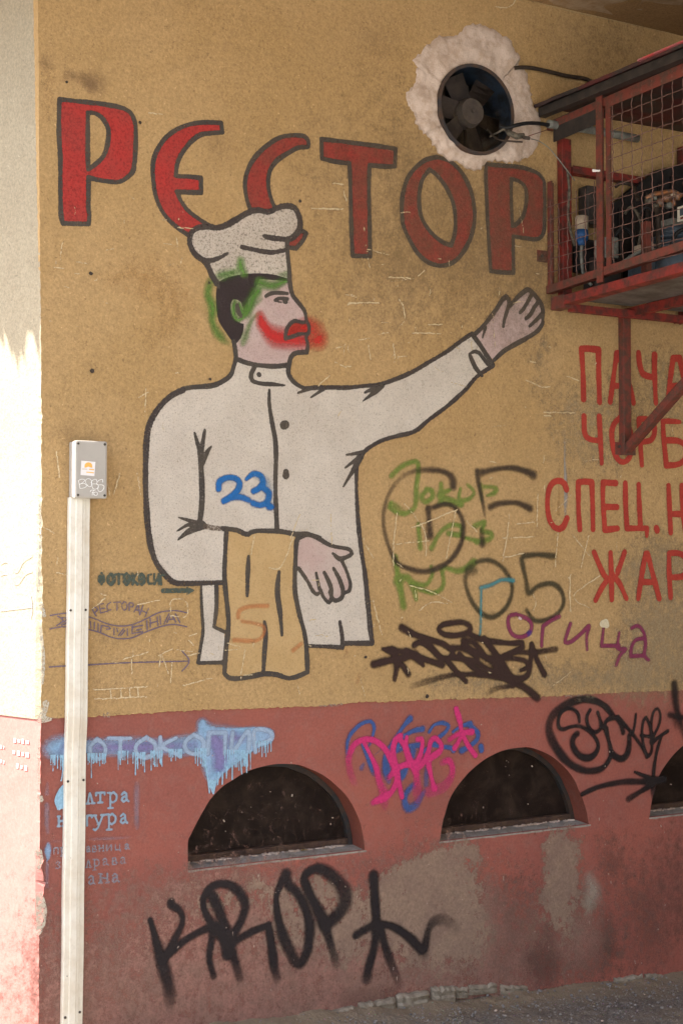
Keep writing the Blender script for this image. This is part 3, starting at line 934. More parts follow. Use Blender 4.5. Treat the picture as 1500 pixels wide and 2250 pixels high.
mark('outline', 'L', ['325,120 318,250 310,450 322,600 340,780 335,900 322,1000 310,1190* 350,1225 450,1225 600,1195 700,1200 780,1225 850,1215 930,1180* 925,1050 910,900 870,750 840,600 835,500 840,350 850,200 885,160',
      '490,315:20 485,430:34 480,610:20', '718,430:24 705,580:38 725,730:36 740,905:20', '608,805:20 618,900:34 608,1050:34 600,1190:28', '135,535:18 140,700:20 150,850:20 140,950:24 113,1112*:26 300,1110:26', '250,530:30 250,700:28 232,842*:26 310,880:24',
      '880,168 930,152:30 1000,175:30 1100,232:30 1180,250:26 1240,262:26 1262,295:28 1220,322:26 1165,332:30 1120,292:18', '1180,335:26 1220,420:26 1250,520:26 1240,575:26 1210,588:20', '1125,405:24 1170,490:30 1195,570:30 1185,625:30 1130,645:26 1095,580:24', '1055,435:24 1100,530:36 1110,600:30 1092,662:24 1050,620:22 1030,570:24',
      '995,440:20 1020,560:24 1030,575:20', '865,405:26 930,500:28 970,575:26 1005,600:22 1030,570:20'], K_OUT, 33, parent=chef)

# menu words
def word(wd, split, crop, strokes, w=54):
    i = 0
    for ch, n in split:
        mark('painted_letter', crop, strokes[i:i + n], R_MENU, w, parent=B, label='letter %s in the red painted line %s' % (ch, wd))
        i += n
word('ПАЧА', [('П', 1), ('А', 3), ('Ч', 2), ('А', 2)], 'V', ['548,975 545,800 535,600 528,502* 600,500 688,512* 690,700 698,1000', '858,545:50 832,750:50 798,1000:50', '870,545 930,700 990,880 1018,1010:46', '830,850 960,850', '1065,540:48 1075,650 1110,740 1190,768', '1215,560 1215,750 1228,1010:46',
     '1335,1060:44 1360,800 1390,590* 1450,590* 1490,780 1530,1000 1550,1100', '1360,850 1510,850'])
word('ЧОРБ', [('Ч', 2), ('О', 1), ('Р', 1), ('Б', 1)], 'V', ['552,1138 558,1290 600,1350 700,1365', '695,1138:48 706,1350 718,1578:44', '890,1150 840,1200 812,1290 830,1450 870,1540 920,1568 975,1530 1000,1430 990,1300 950,1190 890,1150', '1095,1595:42 1082,1400 1072,1250 1066,1165* 1130,1162 1198,1200 1215,1290 1180,1360 1090,1378',
     '1450,1190:34 1350,1182 1292,1185* 1302,1350 1325,1598* 1430,1590 1500,1540 1512,1440 1450,1372 1330,1362'], 50)
word('СПЕЦ.Н', [('С', 1), ('П', 1), ('Е', 2), ('Ц', 2), ('.', 1), ('Н', 3)], 'W', ['388,325 360,262 300,242 240,285 212,380 210,500 232,620 290,690 350,682 392,595', '512,700 500,500 498,255* 560,250 625,258* 632,450 636,700', '850,265 730,258* 728,400 740,600 748,705* 865,690', '740,488 860,490', '940,265 942,450 955,690* 1060,690 1142,690* 1142,760:36', '1065,278:46 1070,450 1082,680',
     '1232,690:58 1238,708:58', '1345,288 1355,500 1366,730:46', '1470,290 1476,500 1505,720', '1360,555 1480,555'], 50)
word('ЖАР', [('Ж', 5), ('А', 2), ('Р', 1)], 'W', ['645,915:44 740,1130 800,1170', '932,915:44 862,1110 810,1170', '800,920 808,1150 812,1360', '660,1365:44 730,1230 790,1160', '950,1350:44 880,1200 830,1150', '1060,1350:46 1098,1100 1130,925* 1150,925* 1192,1100 1258,1350', '1090,1195 1210,1195', '1365,1340:44 1352,1130 1350,925* 1430,922 1500,960 1520,1060 1480,1140 1370,1150'], 50)

# ---- spray tags
def tag_(lab, crop, strokes, col, w, soft, op=1.0, wear=.12, name='graffiti', **kw):
    m = mat_paint(name + '_paint', col, 'spray', wear, op)
    return mark(name, crop, strokes, m, w, soft=soft, parent=B, label=lab, **kw)
tag_('blue number 23 sprayed on the chef jacket', 'J', ['668,955 675,895 735,862 805,868 840,910 820,970 765,1020 710,1055 780,1022 850,1022 912,1045', '895,875:30:.8 955,830 1015,850 1030,910 990,955 955,972', '1045,955 1080,990 1065,1060 1010,1088 950,1072', '1085,1100:62 1095,1102:60'], (.018, .13, .38), 50, .5)
tag_('faint blue overspray round the number', 'J', ['690,900:110:.25 800,880:110:.3 860,980:110:.25', '960,840:100:.3 1060,900:120:.35 1080,1060:120:.3'], (.06, .22, .45), 50, 1.0)
tag_('faded green sprayed words under the brown letters GF', 'N', ['125,225:44 200,155 310,118 325,200 310,300 308,400 290,470 220,510 150,490 110,460', '390,330 350,380 375,420 430,385 425,335 385,325', '495,285 500,420', '560,330:35 480,370 560,400 650,440', '640,320:30 630,400:34 700,400:34 742,345:30 690,290:26', '790,290:30 800,400:34', '820,305:30 905,315:34 895,350 840,372:26',
      '325,585:36 340,765:44', '425,765 480,660:36 560,595 640,600 640,665 550,655', '745,600:50:.8 820,570 800,635:40 870,655:40 860,695:40 760,720:44', '680,690:30 800,720:34', '150,830:50 175,980:56 215,1200:54', '165,1010:60 240,985:60 285,1060:50 310,1150:36', '270,1020:40 380,1040:40 430,960:34 420,900:30', '500,925:40 512,1040:40 440,1100:40 310,1060:36', '520,908:36 640,935:50 740,870:60', '120,430:40 200,480:60:.5', '480,430:50:.6 640,440:40:.8'], (.13, .25, .035), 42, .75, .62, .3)
tag_('brownish black sprayed letters GF', 'N', ['585,305:60 582,250:62 555,215:52 500,190:46:.9 400,180:46:.75 280,195:46:.5 180,255:46:.5 110,350:42:.6 72,470:38:.6 66,590:36:.6 100,740:36:.7 165,870:40 260,920 370,940 480,910 570,850 640,740 662,630 650,540 600,465 530,435 440,460:40:.8', '400,470:58 405,560:50:.8 412,670:62', '800,200:54 900,175:40 1020,165:42 1120,188:48 1185,218:62',
      '765,190:44 780,300:40:.9 805,420:36:.8 825,540:26:.3', '865,458:54 930,432:42 1050,425:42 1110,445:46 1160,468:56', '795,630:38:.6 805,735:56'], (.055, .038, .026), 42, .85, .82, .2)
tag_('dark sprayed number 05 right of the menu words', 'N', ['730,925:110:.7 735,930:100:.5', '760,870:36:.8 830,855:38 900,872 970,930 1020,1020 1022,1110 980,1210 900,1275 830,1272 760,1215 700,1110:40:.9 675,1000:44:.8 690,930:50:.7', '1335,825:52 1230,815:40 1108,830:42 1108,900 1130,1000 1150,1100:56 1220,1050 1320,1030 1390,1080 1412,1170 1370,1250 1290,1300 1190,1305 1135,1230:40:.7'], (.055, .048, .026), 38, .8, .82, .2)
tag_('pale blue sprayed corner stroke inside the zero', 'N', ['790,1062 870,1040 950,1002 1035,1008', '795,1085:22 792,1240:22 790,1364:22 @O 852,260:24'], (.06, .24, .26), 34, .7, .75, .3)
tag_('dark brown sprayed scrawl with a ring on top', 'O', ['655,165:46 580,178:42 545,212 585,250 680,258 768,235 778,190 720,160:46 655,165:46', '270,200:60 350,245:52 460,285:46 570,320 640,365', '450,290 510,370 570,430 640,420 650,380', '365,330:46 400,312 470,342 530,400 565,432', '300,370 400,420 480,450 570,480:50', '300,415:60 370,405:60 430,485:26', '310,385:50 400,440:60',
      '60,475:60 160,450:56 290,425:46', '170,365:46 280,380:40', '200,370:60 232,460:50 215,590:34', '230,450 280,490 318,548:50', '610,450 680,530:44 750,605:34', '650,350 740,362 820,412 832,452 760,442 640,420', '700,400 780,480 885,548:36', '735,300:54 800,308 860,370 905,435', '730,330 850,400 960,450', '830,460 920,520 980,535',
      '885,285:50 950,370:48 1010,450:50 1080,560:46 1150,580 1210,555 1232,450 1240,335', '780,250:40 860,288 960,305 1080,318 1168,315 1172,345 1080,395 1000,430', '1000,430:40 1100,432:34 1190,450:38 1215,490:38 1160,520:34:.8', '1240,325:40 1275,430 1335,550:52', '1120,385:40:.7 1260,385:40:.8 1420,362:46:.7', '980,520:70 1080,590:60 1190,650:52 1282,725:62',
      '340,640:60:.25 500,590:46:.6 650,555:40:.8 800,550:38:.85 950,568:36:.9 1100,600:36', '915,685:56:.3 1000,650:36:.6 1100,640:34:.8', '960,440:90 1010,500:90', '130,360:30 190,380:40'], (.040, .021, .017), 42, .5)
tag_('purple handwriting огица with a blue blot in the first letter', 'P', ['185,110:36 128,130 122,200:38 155,275:38 220,298 290,270 315,205 280,150 185,110', '395,370 400,280 408,208* 470,165 540,128', '632,190 605,270 588,342 640,335 720,270 785,208 766,290 770,402:26', '905,225:28 888,370* 1030,370*', '1035,260:22 1020,390:30 1085,398:34 1040,450:34 1008,530:26', '1135,225:28 1190,206 1235,262 1250,350 1240,450 1275,485:30', '1240,310 1170,322 1135,380 1128,455* 1240,450'], (.22, .035, .09), 33, .35, .85, .3, cell=.003)
tag_('blue blot on the purple о', 'P', ['290,268:44:.8 300,262:40:.8'], (.08, .05, .28), 33, .6, .8, .3)
mark('plaster_chip', 'P', ['895,190:46 920,185:56 930,200:44'], mat_paint('chip_paint', (.62, .55, .38), 'crisp', .2, edge=1.0), 20, parent=B, cell=.003)
mark('plaster_chip', 'P', ['212,140:20 225,150:16'], mat_paint('chip_paint', (.62, .5, .48), 'crisp', .2, edge=1.0), 20, parent=B, cell=.003)

FAINT = mat_paint('faded_orange_paint', (.55, .20, .07), 'spray', .45, .5)
mark('faded_stroke', 'L', ['630,685 500,690 420,720 410,770', '440,800:24 600,840:26 560,940:30 380,940', '820,1020 880,970', '1300,1260:40:.4 1320,1200:40:.3', '1220,1030:40:.4'], FAINT, 32, soft=.6, kind='stuff', parent=B)

# ---- stencils on the ochre wall
INKG = mat_paint('dark_green_stencil', (.075, .095, .075), 'crisp', .35, edge=.9)
INKP = mat_paint('violet_stencil', (.165, .125, .16), 'crisp', .3, edge=.9)
mark('stencil_word', 'Y', ['535,128:70 535,148:78', '535,85:22 535,192:22', '625,95:30 602,120:32 602,170:34 625,195:30 652,170:34 652,115:32 625,95:30', '668,98:20 742,98:20', '700,95:26 702,190:26', '775,92:30 758,115:34 758,170:34 778,195:30 798,170:34 798,115:32 775,92:30', '833,92 835,192', '878,92:20 842,142:24 882,195:22', '922,92:26 905,115:28 905,170:30 925,195:26 945,170:30 943,115:28 922,92:26', '925,142:26 926,146:26',
      '1015,98:18 988,105:20 982,150:22 990,188:20 1018,188:18', '1045,92:20 1045,192:20 1085,105:18', '1088,95:20 1088,192:20', '1145,105:18 1112,105:18 1110,195:20'], INKG, 24, parent=B, cell=.0022, label='dark green stencilled word with an arrow left of the apron')
mark('stencil_arrow', 'Y', ['1130,256 1350,254'], INKG, 40, polys=['1355,215* 1440,250* 1355,300*'], parent=B, cell=.0022)
mark('stencil_emblem', 'Y', ['482,500 445,438', '448,428 478,415 500,440 470,468', '525,470 512,392', '528,385 556,378', '525,430 562,424', '530,468 592,455', '622,368 592,388', '588,400 590,432', '598,442 628,440', '650,368 682,366', '690,366 722,366', '685,376 684,442', '752,362 730,385', '728,400 745,440', '755,442 778,430', '780,418 780,385', '772,370 760,362', '802,445 800,372', '808,370 840,376', '842,386 838,410 805,412',
      '848,462 888,388', '892,390 902,482', '862,440 895,446', '905,490 935,398', '955,505 988,430', '920,446 970,468'], INKP, 10, parent=B, cell=.0022, label='violet stencilled word РЕСТОРАН arched over a ribbon')
mark('stencil_emblem', 'Y', ['40,495 110,482 212,468', '415,508 480,530 580,572 680,594 780,594 870,570 980,520 1080,470 1180,450 1270,450 1365,470', '35,625 120,608 212,602', '415,630 520,660 620,702 720,720 830,710 930,668 1050,620 1180,585 1270,585 1360,605', '112,502 165,545 102,590', '150,515 205,520', '170,560 212,520', '150,588 210,560', '425,548 432,610', '466,562 464,622', '502,572 500,650',
      '526,655 532,592* 600,602 622,622 582,630', '655,615 656,682', '682,620 690,650', '698,690 748,622', '720,690 760,640', '783,622 785,690', '832,598 830,668* 932,652', '845,606 932,590', '872,636 922,626', '972,545 976,628', '1006,525 1005,608', '1012,568 1068,552', '1072,508 1080,592', '1100,500 1106,578', '1140,572 1186,480', '1168,562 1208,492 1252,558', '1190,532 1240,530', '1250,480 1292,562'], INKP, 11, parent=B, cell=.0022, label='violet stencilled ribbon emblem crossed by the cream trunking')
mark('stencil_arrow', 'Y', ['30,992:14 200,982:12 410,972 700,955 1000,945 1382,936', '1312,838 1382,936 1312,1032'], INKP, 11, parent=B, cell=.0022, label='long thin violet arrow under the ribbon emblem')

# ---- plinth: concrete showing through, grime, stencils, tags
mark('worn_plinth', '0', ['90,2000:170:.35 110,2130:220:.6 130,2250:240:.75', '250,2100:260:.6 420,2150:260:.85 620,2160:260:.95 860,2140:260:.95 1060,2120:240:.9 1230,2090:180:.75 1330,2060:120:.5', '300,1990:160:.4 420,2000:180:.6 600,2030:200:.8 800,2040:240:.9 960,1980:220:.9 1060,2040:200:.9', '380,1960:70:.4 500,1930:70:.5 640,1940:80:.55', '1230,1960:130:.7 1290,2070:120:.7', '200,2230:200:.8 500,2230:160:.8 800,2220:120:.7'],
     mat_paint('worn_plinth_paint', (.33, .175, .14), 'wash', .1, .85, col2=(.27, .16, .125), rough=.85), 100, soft=1.0, zone='lo', kind='stuff', parent=B, cell=.008)
mark('bare_concrete', '0', ['850,1945:60 900,1925:70:1 960,1900:70 1010,1870:50 1040,1880:40:.8', '850,2000:120 930,1970:160 1000,1950:110', '930,2070:180:.95 1020,2060:160:.9', '1235,1850:90:.85 1240,1900:100 1225,1990:110:.9 1245,2060:90:.6', '1210,1870:60:.7 1230,1940:70',
      '450,1990:80:.6 560,1965:60:.62 640,1975:100:.7 720,1940:60:.6', '620,2050:120:.65 700,2040:90:.62', '560,1940:30:.75', '760,2050:140:.9 760,1990:80:.7', '1290,1990:50:.7'],
     mat_paint('bare_concrete_paint', (.32, .225, .165), 'flake', .1, .8, col2=(.28, .19, .145), rough=.9), 100, soft=.9, zone='lo', kind='stuff', parent=B, cell=.006)
mark('damp_stain', '0', ['1290,1930:40:.5 1300,1960:46:.8 1290,1995:30:.5'], mat_paint('pale_stain_paint', (.42, .37, .30), 'spray', .1, .7), 50, soft=1.0, zone='lo', kind='stuff', parent=B)
mark('damp_stain', '0', ['1170,2110:70:.7 1200,2150:60:.5', '1330,2030:50:.5 1340,2090:40:.5', '860,2190:60:.5 760,2200:60:.4', '1200,2040:40:.4 1210,2110:50:.6'], mat_paint('dark_stain_paint', (.14, .075, .06), 'spray', .1, .6), 50, soft=1.0, zone='lo', kind='stuff', parent=B)

mark('grime', '0', ['1350,1900:140:.5 1400,1960:200:.7 1420,2060:200:.7 1320,2110:140:.6', '1150,1950:90:.5 1130,2040:120:.5 1100,2110:100:.5', '1480,1850:120:.5 1500,2000:160:.6', '1330,1850:60:.5 1340,1900:70:.6', '1100,2010:60:.4 1110,1920:60:.4'], mat_paint('plinth_grime_paint', (.14, .085, .068), 'wash', .1, .5), 100, soft=1.2, zone='lo', kind='stuff', parent=B, cell=.008)
VIO = mat_paint('violet_spray', (.22, .20, .42), 'spray', .1, .85, col2=(.27, .21, .42))
LBL = mat_paint('light_blue_spray', (.23, .40, .58), 'spray', .08, .95, col2=(.27, .38, .56))
LB2 = mat_paint('light_blue_drips', (.28, .47, .62), 'crisp', .1, .95)
mark('graffiti', 'R', ['70,235:110:.85 110,225:130:.95 160,225:120', '290,225:100:.75 450,225:100:.8 600,225:110:.8 750,225:100:.75 950,210:110:.8', '980,85:70:.8 995,120:90:.9 1010,180:120 1040,300:130 1040,400:70:.9 1045,470:34:.8', '1060,130:100:.4 1180,150:100:.5 1300,160:100:.6 1380,165:80:.5', '1100,280:150:.9 1190,240:110:.85 1260,190:110:.7'],
     LBL, 100, soft=.8, polys=['965,85* 990,62 1010,100 1150,112 1390,112 1405,190 1330,225 1270,262 1180,330 1100,395 1055,470 1035,470 1012,380 990,300 955,265 960,150'], zone='lo', parent=B, label='pale blue and violet sprayed word ФОТОКОПИР with drips and a broad wedge')
mark('graffiti', 'R', ['330,230:70:.55 480,225:66:.65 640,225:80:.7 780,220:66:.65 930,215:70:.5', '1060,180:110:.8 1090,250:120:.9 1085,340:90:.8', '1170,170:90:.6 1230,170:80:.4', '120,250:60:.4 150,210:60:.5'], VIO, 60, soft=.95, zone='lo', parent=B)
mark('graffiti', 'R', ['340,178 298,225 308,280 345,298 385,275 388,220 345,178', '410,172:22 545,172:22', '482,180 482,285', '640,168 582,210 580,262 632,290 690,262 692,205 640,168', '725,165 725,285', '822,170:22 740,222 845,275', '930,152 880,190 880,240 930,268 982,245 985,185 930,152', '1015,265 1022,138* 1122,138* 1118,265', '1165,138 1165,255 1258,128 1262,250', '1305,255 1300,125 1390,130 1402,175 1330,208'],
     mat_paint('pale_blue_letters', (.36, .47, .62), 'spray', .12, .8), 27, soft=.55, zone='lo', parent=B, cell=.003)
rd = random.Random(4)
drips = []
for x0, x1, yt, yb in ((60, 145, 300, 330), (285, 395, 290, 318), (470, 530, 275, 300), (560, 640, 285, 320), (670, 740, 275, 310), (780, 860, 265, 285), (940, 1010, 260, 320), (1120, 1280, 270, 340), (1310, 1400, 215, 250)):
    x = x0
    while x < x1:
        e = yb + rd.expovariate(1 / 16)
        drips.append('%d,%d:%.1f %d,%d:%.1f %d,%d:%.1f' % (x, yt - 25, rd.uniform(7, 10), x + rd.uniform(-1, 1), (yt + e) / 2, rd.uniform(3.5, 5.5), x, e, rd.uniform(5, 7)))
        x += rd.uniform(9, 18)
drips += ['128,280:10 130,380:6 122,430:8', '482,300:8 482,332:6', '585,290:8 588,358:6', '728,300:8 730,330:6', '990,290:10 1010,380:8 1025,505:7', '1035,440:30 1048,510:7', '1060,430:10 1050,508:7', '1080,380:10 1076,455:6', '1105,380:10 1103,452:7', '1130,350:10 1128,415:6', '1165,320:8 1163,422:7', '1215,300:10 1222,390:7', '1250,270:10 1252,380:7']
mark('drips', 'R', drips, LB2, 6, zone='lo', parent=B, cell=.0025, kind='stuff')

GL = {'а': ['.1,.25 .35,.02 .6,.2 .62,.8 .85,.98', '.6,.42 .2,.55 .08,.8 .3,1 .6,.8'], 'л': ['0,1 .15,.9 .4,.02 .75,.95 .9,1', '0,1 .3,1', '.6,1 1,1'], 'т': ['0,.25 0,.03* .9,.03* .9,.25', '.45,.05 .45,1', '.2,1 .7,1'],
      'р': ['0,.04 .25,.04* .25,1.5', '.25,.2 .55,0 .85,.3 .8,.8 .5,1 .27,.85', '.05,1.5 .5,1.5'], 'н': ['.15,.03 .15,1', '.8,.03 .8,1', '.15,.5 .8,.5', '0,1 .3,1', '.65,1 .95,1', '0,.03 .3,.03'], 'у': ['.1,.05 .45,.95', '.85,.05 .4,1.25 .15,1.5 .0,1.4', '0,.04 .25,.04', '.7,.04 1,.04'],
      'п': ['.15,1 .15,.05* .8,.05* .8,1'], 'в': ['.15,.03 .15,1* .6,.98 .8,.75 .55,.5 .15,.5', '.15,.03 .55,.05 .7,.25 .5,.5'], 'и': ['.12,.03 .12,1 .8,.05 .8,1'], 'ц': ['.12,.03 .12,1* .8,1* .85,1.3', '.72,.03 .72,1'], 'з': ['.1,.2 .4,0 .7,.2 .4,.45 .75,.7 .45,1 .05,.85'], 'г': ['.15,1 .15,.05* .8,.05* .8,.25']}
def glyphs(lst, w):
    out = []
    for ch, x0, y0, ww, hh in lst:
        for s in GL[ch]:
            o = []
            for tok in s.split():
                c = '*' if tok.endswith('*') else ''
                a, b = tok.rstrip('*').split(',')
                o.append('%.1f,%.1f%s:%.1f' % (x0 + float(a) * ww, y0 + float(b) * hh - float(a) * ww * .06, c, w))
            out.append(' '.join(o))
    return out
BLS = mat_paint('blue_stencil', (.27, .37, .47), 'crisp', .2, .92, edge=.7)
BLS2 = mat_paint('faint_blue_stencil', (.27, .30, .36), 'crisp', .4, .75, edge=.9)
mark('stencil_text', 'X', glyphs([('л', 650, 275, 115, 150), ('т', 785, 268, 135, 145), ('р', 950, 265, 150, 150), ('а', 1140, 260, 130, 140), ('н', 235, 605, 110, 145), ('г', 640, 590, 105, 150), ('у', 750, 590, 155, 145), ('р', 930, 575, 155, 150), ('а', 1125, 570, 125, 140)], 27), BLS, 26, zone='lo', parent=B, cell=.0024, label='pale blue stencilled lettering beside the foot of the trunking')
mark('stencil_text', 'X', glyphs([('п', 170, 1055, 90, 90), ('р', 275, 1050, 70, 85), ('а', 640, 1035, 80, 85), ('в', 722, 1030, 85, 85), ('н', 815, 1022, 90, 85), ('и', 925, 1015, 95, 85), ('ц', 1050, 1008, 100, 80), ('а', 1190, 1000, 85, 80), ('з', 205, 1255, 90, 105), ('л', 640, 1230, 85, 110), ('р', 735, 1220, 110, 105), ('а', 875, 1205, 100, 105), ('в', 1005, 1200, 100, 100), ('а', 1130, 1190, 95, 95)], 17), BLS2, 16, zone='lo', parent=B, cell=.0022, label='faint blue stencilled small print beside the trunking')
mark('stencil_text', 'X', glyphs([('а', 670, 1455, 120, 130), ('н', 825, 1430, 150, 130), ('а', 1010, 1425, 120, 125)], 24), BLS2, 24, zone='lo', parent=B, cell=.0024, label='last faint stencilled word ана')
mark('stencil_blot', 'X', ['225,480:14 240,520:8', '265,500:14 262,530:8', '300,480:12 302,500:8'], LB2, 8, polys=['350,120* 280,185 215,290 190,390 215,470 250,515 300,495 350,470*'], zone='lo', parent=B, cell=.003)
OVER = mat_paint('overspray', (.27, .24, .30), 'spray', .2, .6)
mark('overspray', 'X', ['1375,120:90:.2 1365,250:90:.7 1365,700:90:.6 1375,780:80:.2', '90,120:60:.3 80,280:70:.6', '80,440:70:.7 80,700:80:.7 90,850:60:.4', '85,1300:60:.7 80,1620:60:.4', '700,935:50:.4 1000,925:50:.6 1270,905:50:.3', '150,970:60:.3 320,955:60:.3'], OVER, 80, soft=.8, zone='lo', kind='stuff', parent=B)
mark('overspray', 'X', ['100,1000:50:.6 95,1100:90 100,1210:50:.8', '80,1240:16 80,1280:10'], LBL, 80, soft=.6, zone='lo', kind='stuff', parent=B)

tag_('blue sprayed letters crossed by the pink tag', 'S', ['95,540:40:.4 90,430:36 110,350 150,290 230,220 320,198 352,250 345,310:30 325,380:30:.8 300,440:26:.5', '235,400:34 270,490:50 320,610:60 350,700:60:.5', '700,172:66 640,240:44 580,330:44 520,420:36 470,540:70 475,680:90 495,780:60:.6', '820,270:60 730,290:46 660,330:44 620,370:36', '640,330:34 590,420:40 555,490:50', '800,425:60 690,435:40:.9 590,470:60:.7', '730,480:80:.7 720,540:70:.7',
      '885,300:36 930,235:32 1010,212 1072,240:36 1040,300:40 980,350 900,430:40 830,490:50', '930,425:50 1000,440:40 1100,455:44 1120,480:50', '1115,300:30 1190,245:34 1280,220:54', '1290,250:60 1355,310:56 1340,380:50 1270,440:44 1200,480:66', '1385,440:60 1390,475:60', '660,630:70 620,720:90 600,760:60:.6', '730,820:60:.8 670,880:60:.9 645,960:60 680,1040:80:.9 760,1000:80:.7 820,900:60:.6 840,870:40:.5', '875,600:46:.5 860,700:60:.6 855,810:60:.5',
      '230,650:50:.6 250,610:30:.5', '360,520:20:.35 430,460:20:.35'], (.045, .10, .28), 42, .5, .9, .12, zone='lo')
tag_('bright pink sprayed tag over blue letters on the red plinth', 'S', ['165,800:80:.25 120,680:74:.5 105,580:70:.6 125,490:64:.8 175,410:64:.9 270,370:60 370,390 460,470 520,580 560,660 572,760 520,880 440,940:74 380,965:80 340,985:70:.7', '250,395:36 310,510:40 370,640:56:.9 400,770:70:.7 445,900:90:.6 455,1040:80:.25', '605,340:66 560,375:56 535,460:56 545,560 565,640', '600,370:50 640,430:50 690,560:56 745,650:70', '668,350:40 660,440:50 690,540:50', '770,372:50:.8 808,365:44 818,420:44 795,530 745,620',
      '495,740:60:.6 580,650:60 690,612:60 780,640:56 850,560:56 880,480 895,400 940,358 1000,420:50 985,490 900,550:64 878,600 905,740:44 935,845:60', '578,700:44 600,830:50 620,930:50', '745,650:70 765,740:80:.6 770,860:110:.4 765,960:90:.25', '1010,600:70:.45 1070,575:64:.8 1110,650:60:.8 1090,750:80:.6 1010,840:110:.45 890,880:130:.45', '1145,75:50 1165,140:60 1185,210:54 1200,300:44 1255,420:46 1330,525:54', '1080,375:60:.6 1130,340:50:.8 1200,308:44 1295,300:60', '1205,310:40 1165,400:44 1130,455:56'], (.58, .035, .17), 56, .42, .93, .08, zone='lo')
SYK = (.016, .012, .012)
tag_('black tag SYCKER with its S in a circle', 'T', ['770,440:60 700,350:66 600,285:70 480,262:70 350,290:80:.85 220,360:90:.8 135,450:90:.75 108,570:96:.7 150,700:100:.7 230,830:90:.8 330,930:84:.85 450,990:74:.95 560,1000:66 660,970:56 730,880:48 745,780:42 720,680 690,590 688,500 740,462:52 800,455:50 850,520:60 870,605:56', '422,495:30 410,420 370,372 300,358 235,395 205,470 210,550 255,572 330,548 420,540 500,578 570,640 612,720 600,800:50 540,860:64 460,862:74 390,810:74 350,720:70 365,650:68 400,618:60',
      '532,375:38 500,430 500,500 530,570 580,602 632,575 640,500 610,400:40', '640,500:34 668,560', '700,560:44 725,700 760,820:60 850,878:66 910,830:64 932,740:60 932,640:54', '820,440:34 900,540 990,650 1060,750 1115,840', '1002,415:26 988,540:32 965,625:32', '1115,855:40 1155,820:34 1168,740:32 1160,700 1168,640:40 1145,540:34 1105,450:34 1080,480:30 1065,600:28 1078,720:30 1115,850', '1050,635:26 1160,650:40', '1160,650:34 1158,520 1180,400:28 1222,358:30 1255,420:28 1238,530:28 1185,640:30 1168,700:50', '1175,700:50 1240,650:32 1330,590:40', '1265,640:30 1222,780:38 1198,900:40 1182,1050:44 1180,1180:60:.8 1182,1290:70:.2'], SYK, 38, .42, .97, .06, zone='lo')
tag_('black arrow under the tag SYCKER', 'T', ['450,1240:50 600,1172:46 750,1135:50 900,1112:66:.85 1050,1112:64:.75 1180,1105:70 1290,1085:70', '988,1012:24 1080,1048:40 1190,1095:70', '925,1290:64:.7 1050,1212:50 1190,1130:60'], SYK, 50, .45, .95, .08, zone='lo')
tag_('soft black hook sprayed across the step at the right edge', 'T', ['1385,105:90:.85 1395,200:96:.9 1405,320:90:.9 1435,440:60:.95 1480,600:90:.5 1530,760:90:.3', '1340,422:60 1420,440:50 1500,455:50 1600,470:40', '1400,450:70:.6 1400,590:60:.15'], SYK, 50, .8, .9, .1)
tag_('large black tag KROPT low on the plinth', 'U', ['60,292:26 85,380:34 108,470:50 135,560:60:.9 150,630:66:.6 150,685:60:.25', '155,212:38 158,225:38 198,255:26 206,310:28 172,380:34 122,470:40', '120,475:36 200,400:34 280,350:32 355,318:34', '352,330:34 308,250:32 305,190 340,142 395,128:36 450,150:40 492,215:46 480,285:44 440,360:40', '345,185:46 378,260:46 410,350:46 430,420:48 470,560:44:.4', '350,325:40 338,400:32 330,470:30 350,550:38:.6', '365,330:40 400,400:46 412,450:50', '425,405:34 520,348:34 600,318*:36 612,400:40 625,500:44:.9 640,560:50:.4',
      '680,85:54 655,130:34 635,200:30 650,310:40:.95 690,420:56:.85 740,495:50:.9 780,420:46:.9 785,300:44:.95 745,190:44 690,130:44 680,95:46', '865,322:54 825,245:52 785,165:44 765,95:36 820,58:42 890,90:56:.9 945,160:76:.8 945,225:76:.8 900,285:60:.9 855,318:46', '850,300:46 880,390:40:.8 910,500:50:.25', '1080,90:50 1086,200:46 1092,320:42 1082,420:42 1060,500:50:.95 1048,560:56:.5', '1112,335:36 1145,450:44:.7 1200,590:50:.25', '1000,362:36 1080,318:36 1160,320:36 1240,370:38 1305,425:46:.9 1330,340:40:.75 1355,300:50:.6 1405,292:60:.35 1465,330:60:.15', '1305,430:50:.6 1310,450:60:.3'],
     (.022, .017, .018), 34, .55, .96, .06, zone='lo')

# ---- stains, wear and a darkening wash on the ochre wall
STG = mat_paint('grey_beige_repaint', (.37, .285, .17), 'wash', .1, .55)
mark('repainted_patch', '0', ['1370,1250:60:.8 1440,1250:160 1520,1250:120', '1380,1360:70:.8 1450,1380:150 1520,1390:140', '1400,1450:160:.9 1500,1470:140', '1250,900:120:.6 1330,900:160:.6 1480,860:200:.7', '1250,980:130:.5 1340,1010:100:.5', '950,1500:70:.6 1200,1490:80:.7 1400,1490:90:.8', '1180,850:60:.5 1190,760:50:.6'], STG, 100, soft=1.0, under=4, kind='stuff', parent=B, cell=.008)
mark('plaster_smear', '0', ['1236,950:8:.3 1234,1010:14:.8 1235,1050:18 1237,1100:16:.9 1238,1135:6:.4'], mat_paint('grey_smear_paint', (.36, .35, .33), 'spray', .2, .65), 12, soft=.5, under=2, kind='stuff', parent=B)
mark('plaster_smear', '0', ['1245,960:14:.2 1246,1040:16:.6 1246,1090:14:.3', '1225,1000:8:.2 1224,1130:10:.5'], mat_paint('rusty_smear_paint', (.34, .18, .05), 'spray', .2, .5), 12, soft=1, under=2, kind='stuff', parent=B)
